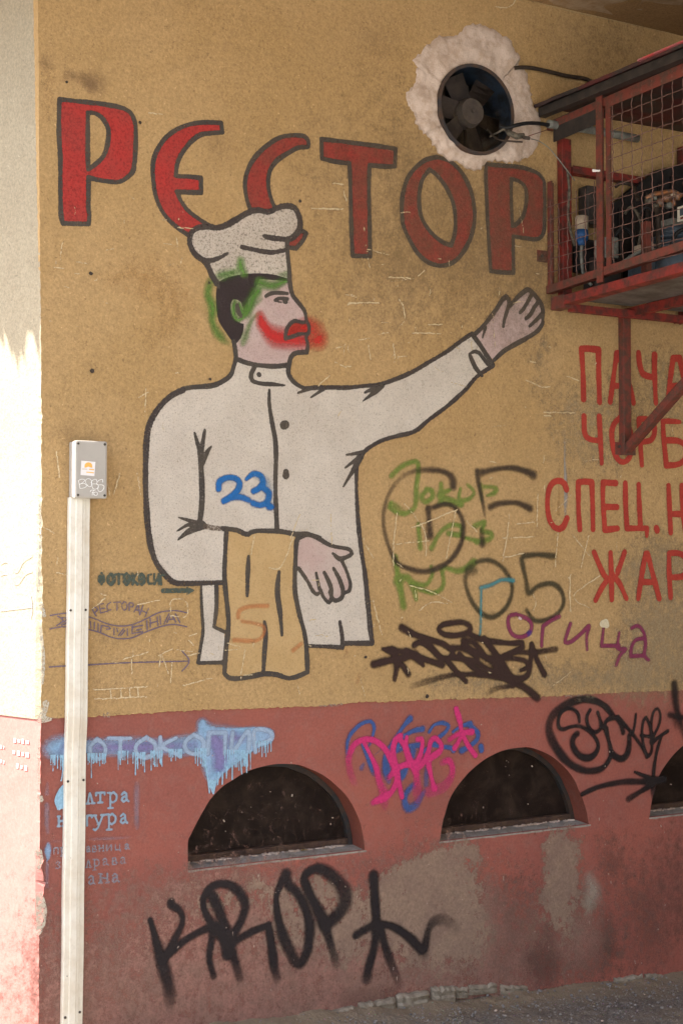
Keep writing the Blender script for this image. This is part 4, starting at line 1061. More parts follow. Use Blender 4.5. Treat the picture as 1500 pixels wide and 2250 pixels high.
mark('warm_patch', '0', ['240,600:60:.5 330,620:100:.7 390,680:80:.6 330,740:80:.5', '110,160:60:.4 105,260:30:.5'], mat_paint('warm_patch_paint', (.52, .31, .12), 'wash', .1, .5), 50, soft=1, under=3, kind='stuff', parent=B, cell=.008)
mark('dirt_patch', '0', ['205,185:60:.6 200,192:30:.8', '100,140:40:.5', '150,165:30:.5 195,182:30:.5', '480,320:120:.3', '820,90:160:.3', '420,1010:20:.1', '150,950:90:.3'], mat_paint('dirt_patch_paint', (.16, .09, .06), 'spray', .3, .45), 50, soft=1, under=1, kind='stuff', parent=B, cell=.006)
mark('brown_wash_patch', '0', ['640,330:260:.3 780,430:340:.6 860,560:360:.75 1000,600:320:.8 1120,540:260:.9 1170,440:160:.9', '980,400:300:.6 1100,400:200:.7', '1180,640:160:.7 1150,700:160:.5', '880,330:200:.3 860,160:200:.2', '1250,120:300:.5 1400,110:200:.5'], mat_paint('brown_wash_paint', (.17, .12, .07), 'wash', .1, .40), 100, soft=1.3, kind='stuff', parent=B, cell=.008)  # brown wash darkening the upper centre and right of wall and letters
# drilled holes
for hx, hy, hr in ((308, 269, 4), (200, 601, 4.5), (203, 815, 5), (659, 442, 4), (460, 621, 3), (462, 833, 3.5), (147, 180, 3.5), (803, 1444, 4), (938, 1530, 5)):
    p = hit(hx, hy, 1, -.012)
    bm = bmesh.new()
    r = hr * .0016
    n = 10
    c0 = [bm.verts.new((p[0] + math.cos(a) * r * random.uniform(.8, 1.1), -.0125, p[2] + math.sin(a) * r * random.uniform(.7, 1.1))) for a in (2 * math.pi * i / n for i in range(n))]
    c1 = [bm.verts.new((p[0] + (v.co.x - p[0]) * .6, -.0122, p[2] + (v.co.z - p[2]) * .6)) for v in c0]
    for i in range(n):
        bm.faces.new((c0[i], c0[(i + 1) % n], c1[(i + 1) % n], c1[i]))
    bm.faces.new(c1)
    bm_obj('drill_hole', bm, M['cable'], B)
# scratches
rs = random.Random(21)
scr = ['@N 215,430 300,530 370,650 380,820', '@N 165,500 140,700 135,900', '@N 600,490 570,650 530,840', '@N 680,560 760,640', '@N 130,735 400,712', '@N 1050,585 1190,572', '@N 950,690 1190,680', '@N 960,835 1110,805', '@N 1000,510 985,680 950,860', '@N 1215,360 1208,610', '@N 1180,1110 1200,1170 1185,1230', '@N 260,1045 420,1090 570,1170', '@N 1455,980 1460,1240',
       '@N 330,1230 420,1170 540,1180', '@W 420,1120 412,1320 425,1480', '@W 700,1130 450,1325 600,1440', '@W 590,760 520,1050', '@W 430,740 600,950', '@W 300,740 275,1050', '@L 1360,230 1420,330', '@L 530,160 505,300', '@L 820,170 730,390 640,400', '@L 460,1010 430,1200', '@L 0,1280 210,1225', '@L 310,1020 430,1005', '@L 1100,0 1110,230', '@L 870,0 800,180', '@L 1415,640 1480,900', '@L 850,1280 870,1345',
       '@Y 820,900 825,1059', '@Y 740,920 980,850', '@Y 1090,1000 1110,880 1180,1059', '@Y 880,390 1090,345', '@Y 1200,460 1210,345 1345,355 1350,500 1200,500', '@Y 1360,885 1480,860', '@Y 530,285 575,300', '@Y 1375,730 1420,780', '@Y 1380,690 1450,670', '@K 345,175 440,165 520,168', '@K 650,160 662,250', '@K 790,285 870,285', '@K 190,620 250,565', '@K 280,490 340,520', '@K 410,370 470,360', '@K 600,390 610,470', '@K 520,340 570,330', '@K 700,330 860,335',
       '@B 1230,655 1320,662', '@B 1315,720 1340,795', '@B 1080,862 1310,864', '@C 0,675 260,680', '@C 265,530 290,610', '@C 465,1085 485,1165', '@C 640,1240 810,1245', '@C 300,1470 310,1450 550,1450', '@C 880,1225 930,1180', '@C 720,1420 760,1490', '@E 880,65 960,70 1020,45 1040,0', '@A 1080,1205 1200,1215', '@A 490,1392 560,1380', '@A 840,265 960,275', '@Q 130,210 155,440', '@Q 690,400 630,590', '@Q 0,870 110,930', '@Q 840,400 870,590', '@Q 580,500 595,600',
       '@Q 440,1600 560,1500', '@Q 130,1280 260,1300', '@V 170,1100 470,1105', '@V 40,620 95,628', '@V 170,1130 240,1135', '@V 380,760 500,800', '@V 0,795 150,860 230,855', '@0 203,1515 320,1508', '@0 205,1535 320,1530', '@0 300,1512 302,1532', '@0 240,1514 242,1534', '@0 262,1513 264,1533', '@0 282,1512 284,1532', '@0 375,1455 372,1500', '@0 805,760 810,790', '@0 900,1160 1000,1120']
for i in range(300):
    cx_, cy_ = rs.choice([(700, 1300), (1100, 1150), (900, 700), (1150, 800), (400, 1450), (900, 550), (1000, 1480), (500, 800), (200, 600)])
    x0, y0 = rs.gauss(cx_, 160), rs.gauss(cy_, 110)
    a = rs.choice([rs.uniform(-.2, .3), rs.uniform(1.3, 1.8), rs.uniform(0, 3.1)])
    L = rs.expovariate(1 / 14) + 4
    w_ = rs.uniform(.8, 1.9)
    if 95 < x0 < 1490 and 20 < y0 < 1510 and not (400 < x0 < 730 and 440 < y0 < 1150) and not (rs.random() < .35):
        scr.append('@0 %.0f,%.0f:%.1f %.0f,%.0f:%.1f %.0f,%.0f:%.1f' % (x0, y0, w_ * .6, x0 + L * .5 * math.cos(a) + rs.uniform(-2, 2), y0 + L * .5 * math.sin(a) + rs.uniform(-1, 1), w_, x0 + L * math.cos(a), y0 + L * math.sin(a), w_ * .5))
SCR = mat_paint('scratched_plaster', (.68, .55, .34), 'crisp', .2, .85, edge=1.1)
LAYER[0] += 1
S_ = []
for s in scr:
    pr = [(p[0] + rs.gauss(0, .5), p[1] + rs.gauss(0, .5), (rs.uniform(1.4, 2.6) if not s.startswith('@0') else p[2] * 1.25), 1) for p in parse(s, 1.8)]
    S_.append(to_wall(pr))
link('scratches', mask_mesh('scratches', S_, [], None, .0032, PY['up'] - .00006 * LAYER[0]), SCR, B, kind='stuff')
chips = []
for i in range(330):
    x0, y0 = rs.uniform(90, 1500), rs.uniform(1560, 2200)
    if rs.random() < .3:
        y0 = rs.gauss(1900, 60)
    s = rs.choice([.6, .8, 1.0, 1.4, 2.2])
    a_ = rs.uniform(0, 2)
    chips.append('%.1f,%.1f:%.1f %.1f,%.1f:%.1f' % (x0, y0, s, x0 + rs.gauss(0, 1), y0 + rs.expovariate(.5), s * rs.uniform(.5, 1)))
def in_arch(c):
    X, Z = to_wall(parse(c.split()[0], 1))[0][0]
    return any(min(p[0] for p in A_) - .01 < X < max(p[0] for p in A_) + .01 and .54 < Z < max(p[1] for p in A_) for A_ in (arch1, arch2, arch3))
chips = [c for c in chips if not in_arch(c)]
mark('paint_chips', '0', chips, mat_paint('chipped_spot', (.52, .40, .33), 'crisp', .3, .8, edge=1.2), 2, zone='lo', parent=B, cell=.0022, kind='stuff')

# marks on the sunlit side wall
def side_mark(name, lines, w, mat, off=.0068):
    """strokes given as (px,py) photo pixels, dropped onto the side wall"""
    nrm = Vector((-SD.y, SD.x, 0))
    bm = bmesh.new()
    for ln in lines:
        P = parse(ln, w)
        W3 = []
        for p in P:
            d = FW * FPX + RT * (p[0] - PCX) - UP * (p[1] - PCY)
            t = ((Vector((CX, 0, 0)) - Vector(CAM)).dot(nrm)) / Vector(d).dot(nrm)
            W3.append((Vector(CAM) + Vector(d) * t + nrm * off, p[2] * t))
        for (a, wa), (b, wb) in zip(W3, W3[1:]):
            dd = (b - a).normalized()
            s = dd.cross(nrm).normalized()
            f = [a + s * wa / 2, b + s * wb / 2, b - s * wb / 2, a - s * wa / 2]
            bm.faces.new([bm.verts.new(v) for v in f])
    return bm_obj(name, bm, mat, B, kind='stuff')
side_mark('side_emblem', ['5,1240 20,1235 40,1258 55,1235 75,1222', '5,1265 20,1262 40,1285 60,1262 75,1256', '5,1342 75,1334', '72,1308 75,1334 72,1360'], 2.2, mat_plain('glare_violet', (.30, .275, .27), .9))  # violet paled towards the wall colour to imitate overexposure in the sun
side_mark('side_lettering', ['32,1626:10 38,1627:10', '41,1627:7 47,1628:7', '50,1628:11 55,1629:11', '59,1630:8 66,1631:8', '30,1652:8 36,1653:8', '40,1654:11 46,1655:11', '50,1656:8 55,1657:8', '58,1658:11 66,1659:11', '38,1682:11 43,1683:11', '47,1685:8 52,1686:8', '56,1687:11 62,1688:11', '2,1640:8 7,1641:8', '9,1641:6 12,1642:6', '2,1672:8 6,1673:8', '9,1674:8 12,1675:8'], 9, mat_plain('glare_blue', (.50, .42, .40), .9, 0, .3, 60), .0032)  # lettering colour lightened as well, standing for the sun glare

# ================================================================== JUNCTION BOX and TRUNKING
T = thing('cable_trunking', 'cream plastic cable trunking running down the corner of the wall below the grey box', 'trunking', (1.40, 0, .0))
def trunk():
    # section in (x, y): wide base with a raised two-step lid
    base = [(0, 0), (0, -.020), (.002, -.0225), (.0505, -.0225), (.052, -.0205), (.067, -.0195), (.068, -.018), (.068, 0)]
    lid = [(.001, -.0226), (.001, -.0265), (.0025, -.028), (.018, -.028), (.0195, -.0305), (.0215, -.031), (.039, -.031), (.041, -.0305), (.0425, -.028), (.0495, -.0275), (.0505, -.026), (.0505, -.0226)]
    zt, zb = 1.783, -.12
    ns = 24
    for nm, prof in (('back_channel', base), ('cover', lid)):
        bm = bmesh.new()
        rows = []
        for i in range(ns + 1):
            z_ = zb + (zt - zb) * i / ns
            x0 = 1.3665 + (1.3795 - 1.3665) * (z_ - .14) / (1.77 - .14) + .0006 * math.sin(i * 1.3)
            rows.append([bm.verts.new((x0 + a, b - .0065 * (z_ > 1.05) - .001, z_)) for a, b in prof])
        for u, v in zip(rows, rows[1:]):
            for j in range(len(prof) - 1):
                bm.faces.new((u[j], u[j + 1], v[j + 1], v[j]))
        bm.faces.new(rows[-1]); bm.faces.new(rows[0])
        bm_obj(nm, bm, M['cream'], T)
    for px_, py_, sz in ((156, 1341, 3), (189, 1340, 3), (150, 1717, 3.2), (184, 1714, 3.2), (157, 1885, 1.6), (144, 2236, 3.5), (176, 2224, 3.2), (156, 2070, 1.2), (148, 2145, 1.2)):
        yy = -.0295 if px_ < 175 else -.0215
        yy -= .0065 * (py_ < 1560)
        p = hit(px_, py_, 1, yy)
        bm = bmesh.new()
        bmesh.ops.create_cone(bm, cap_ends=True, segments=10, radius1=sz * .0015, radius2=sz * .0011, depth=.004, matrix=Matrix.Translation(Vector(p)) @ Matrix.Rotation(math.pi / 2, 4, 'X'))
        bm_obj('screw', bm, M['screw'], T)
trunk()

JB = thing('junction_box', 'grey plastic junction box with a sticker and white pen letters, above the cream trunking', 'electrical box', (1.43, 0, 1.87))
box('box_body', (1.3825, -.048, 1.780), (1.4865, -.0065, 1.960), M['grey'], JB, .006)
box('lid', (1.3815, -.074, 1.779), (1.4875, -.0485, 1.961), M['grey'], JB, .007)
for x_, z_ in ((1.3915, 1.951), (1.4785, 1.951), (1.3915, 1.789), (1.4785, 1.789)):
    bm = bmesh.new()
    bmesh.ops.create_cone(bm, cap_ends=True, segments=14, radius1=.0042, radius2=.0036, depth=.003, matrix=Matrix.Translation((x_, -.0748, z_)) @ Matrix.Rotation(math.pi / 2, 4, 'X'))
    bm_obj('screw', bm, M['screw'], JB)
def on_lid(x, y):   # crop Z pixel (1500 px wide view of 105 photo px) -> point on the lid face
    return hit(140 + x * .07, 960 + y * .07, 1, -.0745)
def lid_poly(name, pts, mat, y, parent=None):
    bm = bmesh.new()
    bm.faces.new([bm.verts.new((on_lid(a, b)[0], y, on_lid(a, b)[2])) for a, b in pts])
    return bm_obj(name, bm, mat, parent or JB)
st = lid_poly('sticker', [(560, 745), (1003, 785), (972, 1232), (535, 1195)], M['sticker'], -.0747)
lid_poly('sun_emblem', [(655, 960), (665, 870), (700, 820), (775, 795), (850, 815), (895, 870), (905, 965), (850, 960), (780, 930), (700, 965)], M['orange_ink'], -.0751, st)
for a, b in (((585, 990), (745, 1012)), ((800, 1000), (960, 1030)), ((715, 1090), (955, 1125))):
    lid_poly('faint_text', [a, (b[0], b[1] - 15), (b[0], b[1] + 18), (a[0], a[1] + 32)], M['orange_ink'] if a[0] > 600 else M['ink'], -.0751, st)
def pen():
    bm = bmesh.new()
    L = ['470,1370 500,1500 520,1625', '470,1370 560,1330 640,1335 660,1370 600,1440 500,1490', '500,1480 640,1460 700,1500 720,1550 640,1600 520,1620', '690,1370 740,1320 800,1310 860,1350 885,1400 880,1500 860,1555 780,1550 720,1480 690,1400 700,1350', '760,1500 765,1540',
         '1040,1400 1030,1340 970,1330 900,1380 870,1430 900,1470 1040,1480 1095,1530 1090,1590 1000,1640 930,1620 900,1560 900,1480', '1235,1430 1220,1340 1150,1345 1070,1400 1045,1470 1080,1505 1200,1505 1270,1550 1250,1640 1180,1710 1120,1715 1080,1650 1085,1560',
         '840,1730 860,1680 920,1670 1000,1690', '940,1680 920,1740 900,1830', '890,1740 960,1740', '960,1830 950,1770 1010,1730 1060,1750 1060,1810 1000,1840 960,1800']
    for s in L:
        P = [on_lid((p[0]), (p[1])) for p in parse(s, 1)]
        tube_bm(bm, [(p[0], -.0748, p[2]) for p in P], .0008, 5)
    return bm_obj('pen_lettering', bm, M['white_pen'], JB, label='white pen letters BOSS')
pen()

# ================================================================== EXTRACTOR FAN
FC = (2.925, 3.255)
FAN = thing('extractor_fan', 'rusty extractor fan with six dark blades set in the whitish plaster collar', 'fan', (FC[0], 0, FC[1]))
def ring_bm(r0, r1, y0, y1, n=48, jag=0.0):
    bm = bmesh.new(); rows = []
    for (r, y) in ((r0, y1), (r0, y0), (r1, y0), (r1, y1)):
        rows.append([bm.verts.new((FC[0] + (r + (random.uniform(-jag, jag) if y == y0 else 0)) * math.cos(a), y, FC[1] + r * math.sin(a))) for a in (2 * math.pi * i / n for i in range(n))])
    for u, v in zip(rows, rows[1:]):
        for i in range(n):
            bm.faces.new((u[i], u[(i + 1) % n], v[(i + 1) % n], v[i]))
    return bm
bm_obj('duct_rim', ring_bm(.1695, .157, -.034, .05), M['duct'], FAN)
bm_obj('duct', ring_bm(.1685, .1560, -.030, .30), M['ductin'], FAN)
bm = bmesh.new(); bmesh.ops.create_circle(bm, cap_ends=True, segments=40, radius=.168, matrix=Matrix.Translation((FC[0], .29, FC[1])) @ Matrix.Rotation(math.pi / 2, 4, 'X'))
bm_obj('back_plate', bm, M['void'], FAN)
bm = bmesh.new()
for (r1, r2, y0, y1) in ((.055, .048, .015, -.008), (.055, .055, .05, .015)):
    bmesh.ops.create_cone(bm, cap_ends=True, segments=32, radius1=r1, radius2=r2, depth=abs(y0 - y1), matrix=Matrix.Translation((FC[0], (y0 + y1) / 2, FC[1])) @ Matrix.Rotation(math.pi / 2, 4, 'X'))
bmesh.ops.create_cone(bm, cap_ends=True, segments=12, radius1=.009, radius2=.007, depth=.012, matrix=Matrix.Translation((FC[0], -.011, FC[1])) @ Matrix.Rotation(math.pi / 2, 4, 'X'))
bm_obj('hub', bm, M['hub'], FAN)
me_blade = None
for k in range(6):
    a = math.radians((116, 56, -14, -72, -132, 174)[k])
    if me_blade is None:
        bm = bmesh.new()
        V = []
        for i in range(5):
            t = i / 4
            r = .038 + (.146 - .038) * t
            hw = .032 + .010 * t
            tw = math.radians(24 - 8 * t)
            for s in (-1, 1):
                V.append(bm.verts.new((s * hw * math.cos(tw), s * hw * math.sin(tw) * -1, r)))
        for i in range(4):
            bm.faces.new((V[2 * i], V[2 * i + 1], V[2 * i + 3], V[2 * i + 2]))
        bmesh.ops.solidify(bm, geom=bm.faces[:], thickness=.0025)
        b0 = bm_obj('blade', bm, M['blade'], FAN)
        me_blade = b0.data
    else:
        b0 = link('blade', me_blade, None, FAN)
    b0.matrix_world = Matrix.Translation((FC[0], .03, FC[1])) @ Matrix.Rotation(a - math.pi / 2 if False else -(a - math.pi / 2), 4, 'Y')
for x_ in (-.05, .06):
    bm_obj('motor_strut', beam_bm(bmesh.new(), (FC[0] + x_, .12, FC[1] - .16), (FC[0] + x_, .12, FC[1] + .16), .012, .006), M['dark'], FAN)
def P3(px, py, y):
    return tuple(hit(px, py, 1, y))
tube('terminal_wires', [P3(1070, 285, .0), P3(1085, 300, -.04), P3(1100, 308, -.07), P3(1130, 311, -.09), P3(1147, 312, -.1)], .0035, M['cable'], FAN)
tube('terminal_wires', [P3(1075, 300, .0), P3(1095, 290, -.06), P3(1105, 284, -.07), P3(1112, 290, -.08)], .004, M['tape'], FAN)
tube('connector', [P3(1108, 282, -.06), P3(1118, 292, -.075), P3(1135, 300, -.09), P3(1150, 298, -.095)], [.006, .011, .012, .010] + [.010] * 15, M['tape'], FAN, sm=0)
bm_obj('ferrule', tube_bm(bmesh.new(), [P3(1150, 302, -.11), P3(1162, 304, -.11)], .007, 10), M['hub'], FAN)

# loose cables on the wall
t = tube('wall_cable', [P3(1128, 150, -.018), P3(1142, 148, -.02), P3(1165, 149, -.02), P3(1200, 156, -.018), P3(1240, 166, -.018), P3(1280, 172, -.02), P3(1300, 180, -.02), P3(1318, 186, -.02), P3(1345, 200, -.03)], .0075, M['cable'])
t['label'] = 'dark cable sagging across the wall from the plaster collar to the cage roof'; t['category'] = 'cable'
t = tube('power_cable', [P3(1098, 278, -.055), P3(1112, 281, -.075), P3(1130, 276, -.09), P3(1155, 271, -.09), P3(1180, 271, -.08), P3(1206, 275, -.075)], .0075, M['black'])
t['label'] = 'black cable from the fan into the grey pipe end'; t['category'] = 'cable'
t = tube('red_wire', [P3(1160, 299, -.10), P3(1172, 295, -.09), P3(1190, 289, -.085), P3(1205, 284, -.08)], .0014, M['red'])
t['label'] = 'thin red wire from the fan connector to the grey pipe'; t['category'] = 'wire'
t = tube('bare_wire', [P3(1166, 305, -.10), P3(1185, 311, -.09), P3(1205, 325, -.09), P3(1222, 345, -.10), P3(1243, 372, -.10), P3(1262, 397, -.10)], .0018, M['pipe'])
t['label'] = 'thin grey wire hanging from the fan connector down into the cage'; t['category'] = 'wire'
t = tube('grey_pipe', [P3(1203, 272, -.07), P3(1225, 276, -.07), P3(1260, 280, -.065), P3(1312, 288, -.06), P3(1400, 305, -.055)], .0155, M['pipe'], sm=2, seg=14)
t['label'] = 'dirty grey plastic pipe entering the cage behind its corner post'; t['category'] = 'pipe'

# ================================================================== CAGE
XC = 3.257
CG = thing('equipment_cage', 'red steel wire cage bracketed to the wall beside the letter Р, holding cooling equipment', 'cage', (XC, 0, 2.55))
def R(name, a, b, w=.03, d=.03, mat='red', **kw):
    return bm_obj(name, beam_bm(bmesh.new(), a, b, w, d), M[mat], CG, **kw)
DEP = -1.05
XE = 4.25
zt0, zb0 = 3.27, 2.60
# wire side panel frame (angle iron)
bm_obj('panel_frame', angle_bm(bmesh.new(), (XC + .0055, -.012, zb0 + .005), (XC + .0055, -.012, 3.03), .028, .004, 1, -1), M['redrust'], CG)
bm_obj('panel_frame', angle_bm(bmesh.new(), (XC, -.01, zb0), (XC, DEP, zb0 + .035), .030, .004, 1, 1), M['redrust'], CG)
bm_obj('corner_post', angle_bm(bmesh.new(), (XC - .005, -.318, zb0 - .012), (XC - .005, -.318, 3.300), .034, .004, 1, -1), M['redrust'], CG)
bm_obj('panel_frame', angle_bm(bmesh.new(), (XC + .0048, -.361, zb0 + .017), (XC + .0048, -.361, 3.251), .024, .004, 1, -1), M['redrust'], CG)
bm_obj('panel_frame', angle_bm(bmesh.new(), (XC + .001, -.372, 3.243), (XC + .001, DEP, 3.235), .026, .004, 1, -1), M['redrust'], CG)
R('top_rail', (XC + .02, -.01, 3.245), (XC + .02, DEP, 3.245), .03, .03, 'redrust')
R('bottom_beam', (XC + .01, -.135, 2.556), (XC + .01, DEP, 2.567), .035, .05, 'red')
R('bottom_beam', (XC + .02, -.04, 2.556), (XC + .02, -.12, 2.556), .05, .045, 'redrust')
R('wall_post', (3.335, -.022, zb0 - .02), (3.335, -.022, 3.20), .040, .035, 'red')
R('wall_rail', (3.36, -.03, 3.085), (XE, -.03, 3.085), .025, .035, 'red')
R('wall_rail', (3.30, -.10, 2.535), (XE, -.10, 2.535), .025, .022, 'red')
R('far_post', (3.93, -.03, 2.55), (3.93, -.03, 3.25), .03, .03, 'red')
R('far_post', (XE, -.03, 2.55), (XE, -.03, 3.25), .03, .03, 'red')
R('far_post', (XE, DEP, 2.55), (XE, DEP, 3.25), .03, .03, 'red')
R('far_post', (XC + .01, DEP, 2.55), (XC + .01, DEP, 3.27), .03, .03, 'red')
R('bottom_beam', (3.622, -.02, 2.548), (3.622, DEP, 2.556), .03, .03, 'red')
R('bottom_beam', (3.90, -.02, 2.548), (3.90, DEP, 2.556), .03, .03, 'red')
R('end_rail', (XC, DEP, 2.56), (XE, DEP, 2.56), .03, .03, 'red')
R('end_rail', (XC, DEP, 3.25), (XE, DEP, 3.25), .03, .03, 'red')
box('hinge_plate', (3.215, -.012, 2.72), (3.262, -.008, 2.765), M['redrust'], CG, .001)
bm = bmesh.new(); bmesh.ops.create_cone(bm, cap_ends=True, segments=6, radius1=.006, radius2=.006, depth=.005, matrix=Matrix.Translation((3.235, -.014, 2.742)) @ Matrix.Rotation(math.pi / 2, 4, 'X'))
bm_obj('bolt', bm, M['screw'], CG)
# bracket under the cage
R('bracket_post', (3.628, -.020, 1.995), (3.628, -.020, 2.545), .035, .034, 'redrust')
bm_obj('bracket_brace', beam_bm(bmesh.new(), (3.628, -.025, 2.01), (3.640, -.80, 2.545), .030, .030, .002), M['redrust'], CG)
box('bracket_foot', (3.588, -.012, 1.995), (3.690, -.006, 2.045), M['redrust'], CG, .001)
for x_ in (3.607, 3.680):
    bm = bmesh.new(); bmesh.ops.create_cone(bm, cap_ends=True, segments=10, radius1=.006, radius2=.0055, depth=.006, matrix=Matrix.Translation((x_, -.0145, 2.027)) @ Matrix.Rotation(math.pi / 2, 4, 'X'))
    bm_obj('bolt', bm, M['hub'], CG)
R('bracket_post', (4.20, -.020, 1.995), (4.20, -.020, 2.545), .040, .036, 'redrust')
# roof sheet with a turned lip, rusty dark underside
def roof():
    bm = bmesh.new()
    r = random.Random(8)
    n = 30
    rows = []
    for i in range(n + 1):
        y_ = -.004 + (DEP - .1) * i / n
        zz = 3.316 - .030 * (-y_) + r.uniform(-.0012, .0012)
        rows.append([(3.205, y_, zz - .006), (3.203, y_, zz + .006 + r.uniform(-.001, .001)), (3.225, y_, zz + .008), (XE + .05, y_, zz + .02), (XE + .05, y_, zz + .014), (3.225, y_, zz + .002), (3.211, y_, zz - .006)])
    V = [[bm.verts.new(p) for p in row] for row in rows]
    for u, v in zip(V, V[1:]):
        for j in range(7):
            bm.faces.new((u[j], u[(j + 1) % 7], v[(j + 1) % 7], v[j]))
    return bm_obj('roof_sheet', bm, M['roofm'], CG)
M['roofm'] = mat_plain('roof_sheet_paint', (.035, .028, .026), .6, .1, .5, 6, (.10, .022, .022), .2, .3)
M['redlip'] = mat_plain('bright_red_lip', (.42, .06, .06), .5, 0, .5, 14, (.30, .12, .13), .2, .4)
roof()
bm_obj('roof_edge', beam_bm(bmesh.new(), (3.200, -.62, 3.303), (3.200, DEP - .08, 3.290), .006, .016, .001), M['redlip'], CG)
bm_obj('roof_angle', beam_bm(bmesh.new(), (XC - .018, -.014, 3.294), (XC - .018, DEP, 3.264), .034, .034, .001), M['dark'], CG)
box('gable_plate', (XC + .006, -.315, 3.175), (XC + .010, -.05, 3.262), M['voidred'] if 'voidred' in M else M['dark'], CG, .0005)
# drip tray (grey sheet seen from below)
box('drip_tray', (XC + .035, DEP + .04, 2.566), (3.60, -.10, 2.572), M['galv'], CG, .001)
box('drip_tray', (3.645, DEP + .04, 2.566), (XE - .03, -.10, 2.572), M['galv'], CG, .001)
# crimped wires of the side panel
def wires():
    r = random.Random(12)
    xw = XC + .003
    k = 0
    y_ = -.035
    vs, hs = [], []
    while y_ > DEP + .01:
        if not (-.375 < y_ < -.300):
            bm = bmesh.new()
            z1 = 3.245 if y_ < -.36 else 3.03
            if y_ > -.3:
                z1 = 2.96 + r.uniform(-.03, .03)
            z0 = zb0 + .004 - .03 * y_
            n = max(4, int((z1 - z0) / .033) * 2)
            pts = []
            for i in range(n + 1):
                z_ = z0 + (z1 - z0) * i / n
                pts.append((xw + .0016 * (-1) ** i, y_ + .0010 * (-1) ** (i // 2) + r.gauss(0, .0006), z_))
            bm_obj('wire', tube_bm(bm, pts, .0016, 5), M['wire'], CG, True)
        y_ -= .0525
    z_ = zb0 + .03
    while z_ < 3.24:
        segs = [(-.375, DEP + .01)]
        if z_ < 2.98:
            segs.append((-.012, -.318))
        for (ya, yb) in segs:
            n = int(abs(yb - ya) / .018)
            pts = [(xw + .0016 * (-1) ** i + .002, ya + (yb - ya) * i / n, z_ - .032 * (ya + (yb - ya) * i / n) * -1 * .6 + r.gauss(0, .0006)) for i in range(n + 1)]
            if len(pts) > 2:
                bm_obj('wire', tube_bm(bmesh.new(), pts, .0016, 5), M['wire'], CG, True)
        z_ += .0505
wires()

# equipment in the cage
CU = thing('condensing_unit', 'blue grey compressor with brass valves and hoses inside the red cage', 'compressor', (3.60, -.30, 2.575))
def cyl(name, c, r, h, mat, parent, axis='Z', seg=28, r2=None, bev=0, **kw):
    bm = bmesh.new()
    Rm = {'Z': Matrix.Identity(4), 'X': Matrix.Rotation(math.pi / 2, 4, 'Y'), 'Y': Matrix.Rotation(math.pi / 2, 4, 'X')}[axis]
    bmesh.ops.create_cone(bm, cap_ends=True, segments=seg, radius1=r, radius2=r if r2 is None else r2, depth=h, matrix=Matrix.Translation(c) @ Rm)
    if bev:
        bmesh.ops.bevel(bm, geom=[e for e in bm.edges if len(e.link_faces) == 2 and any(len(f.verts) > 4 for f in e.link_faces)], offset=bev, segments=3, affect='EDGES')
    return bm_obj(name, bm, mat, parent, True, **kw)
c = hit(1462, 520, 1, -.30)
cyl('compressor_body', (c[0] + .05, -.30, 2.685), .095, .17, M['blueunit'], CU, 'Z', 32, bev=.02)
for i in range(4):
    cyl('cooling_fin', (c[0] + .05, -.30, 2.735 + i * .018), .108, .006, M['blueunit'], CU, 'Z', 32)
cyl('cylinder_head', (c[0] + .05, -.30, 2.815), .062, .05, M['blueunit'], CU, 'Z', 24, bev=.01)
box('head_cover', (c[0] - .01, -.345, 2.835), (c[0] + .11, -.255, 2.862), M['pipe'], CU, .006)
q = hit(1423, 528, 1, -.25)
box('motor_housing', (q[0] - .045, -.29, 2.60), (q[0] + .03, -.18, 2.745), M['blueunit'], CU, .012)
box('terminal_cover', (q[0] - .03, -.295, 2.745), (q[0] + .03, -.20, 2.775), M['beige'], CU, .006)
rr = random.Random(3)
for i, (px_, py_, rad, mt) in enumerate(((1425, 440, .013, 'tape'), (1436, 433, .011, 'pipe'), (1448, 446, .014, 'copper'), (1462, 436, .015, 'copper'), (1474, 428, .012, 'beige'), (1486, 432, .013, 'copper'), (1468, 452, .012, 'pipe'), (1440, 456, .012, 'tape'), (1478, 446, .010, 'copper'))):
    p = P3(px_, py_, -.30)
    cyl('valve', p, rad, rad * 2.2, M[mt], CU, rr.choice('XYZ'), 10, bev=.002)
tube('hose', [P3(1418, 436, -.30), P3(1432, 428, -.31), P3(1452, 424, -.31), P3(1475, 421, -.31), P3(1495, 430, -.30)], .009, M['copper'], CU)
tube('hose', [P3(1440, 455, -.3), P3(1444, 480, -.32), P3(1446, 520, -.32), P3(1447, 560, -.32)], .010, M['cable'], CU)
tube('hose', [P3(1352, 410, -.08), P3(1362, 402, -.08), P3(1380, 404, -.1), P3(1392, 412, -.14), P3(1400, 440, -.2)], .008, M['cable'], CU)
tube('hose', [P3(1350, 590, -.2), P3(1372, 574, -.26), P3(1400, 556, -.30), P3(1435, 545, -.34)], .008, M['pipe'], CU)

tube('hose', [P3(1405, 470, -.22), P3(1420, 455, -.24), P3(1436, 470, -.26), P3(1430, 500, -.28), P3(1410, 510, -.26)], .006, M['black'], CU)
tube('hose', [P3(1372, 470, -.15), P3(1385, 455, -.16), P3(1400, 470, -.18), P3(1408, 500, -.2), P3(1402, 540, -.22)], .006, M['tape'], CU)
tube('hose', [P3(1350, 520, -.16), P3(1368, 500, -.17), P3(1390, 520, -.18), P3(1396, 560, -.2)], .007, M['black'], CU)
tube('hose', [P3(1470, 560, -.40), P3(1480, 520, -.41), P3(1498, 505, -.42), P3(1512, 510, -.42)], .008, M['black'], CU)
box('mount_bracket', (3.45, -.36, 2.60), (3.475, -.33, 2.83), M['redrust'], CU, .002)
box('mount_bracket', (3.38, -.40, 2.585), (3.75, -.37, 2.60), M['redrust'], CU, .002)
box('capacitor_box', (3.40, -.20, 2.72), (3.455, -.12, 2.80), M['pipe'], CU, .006)
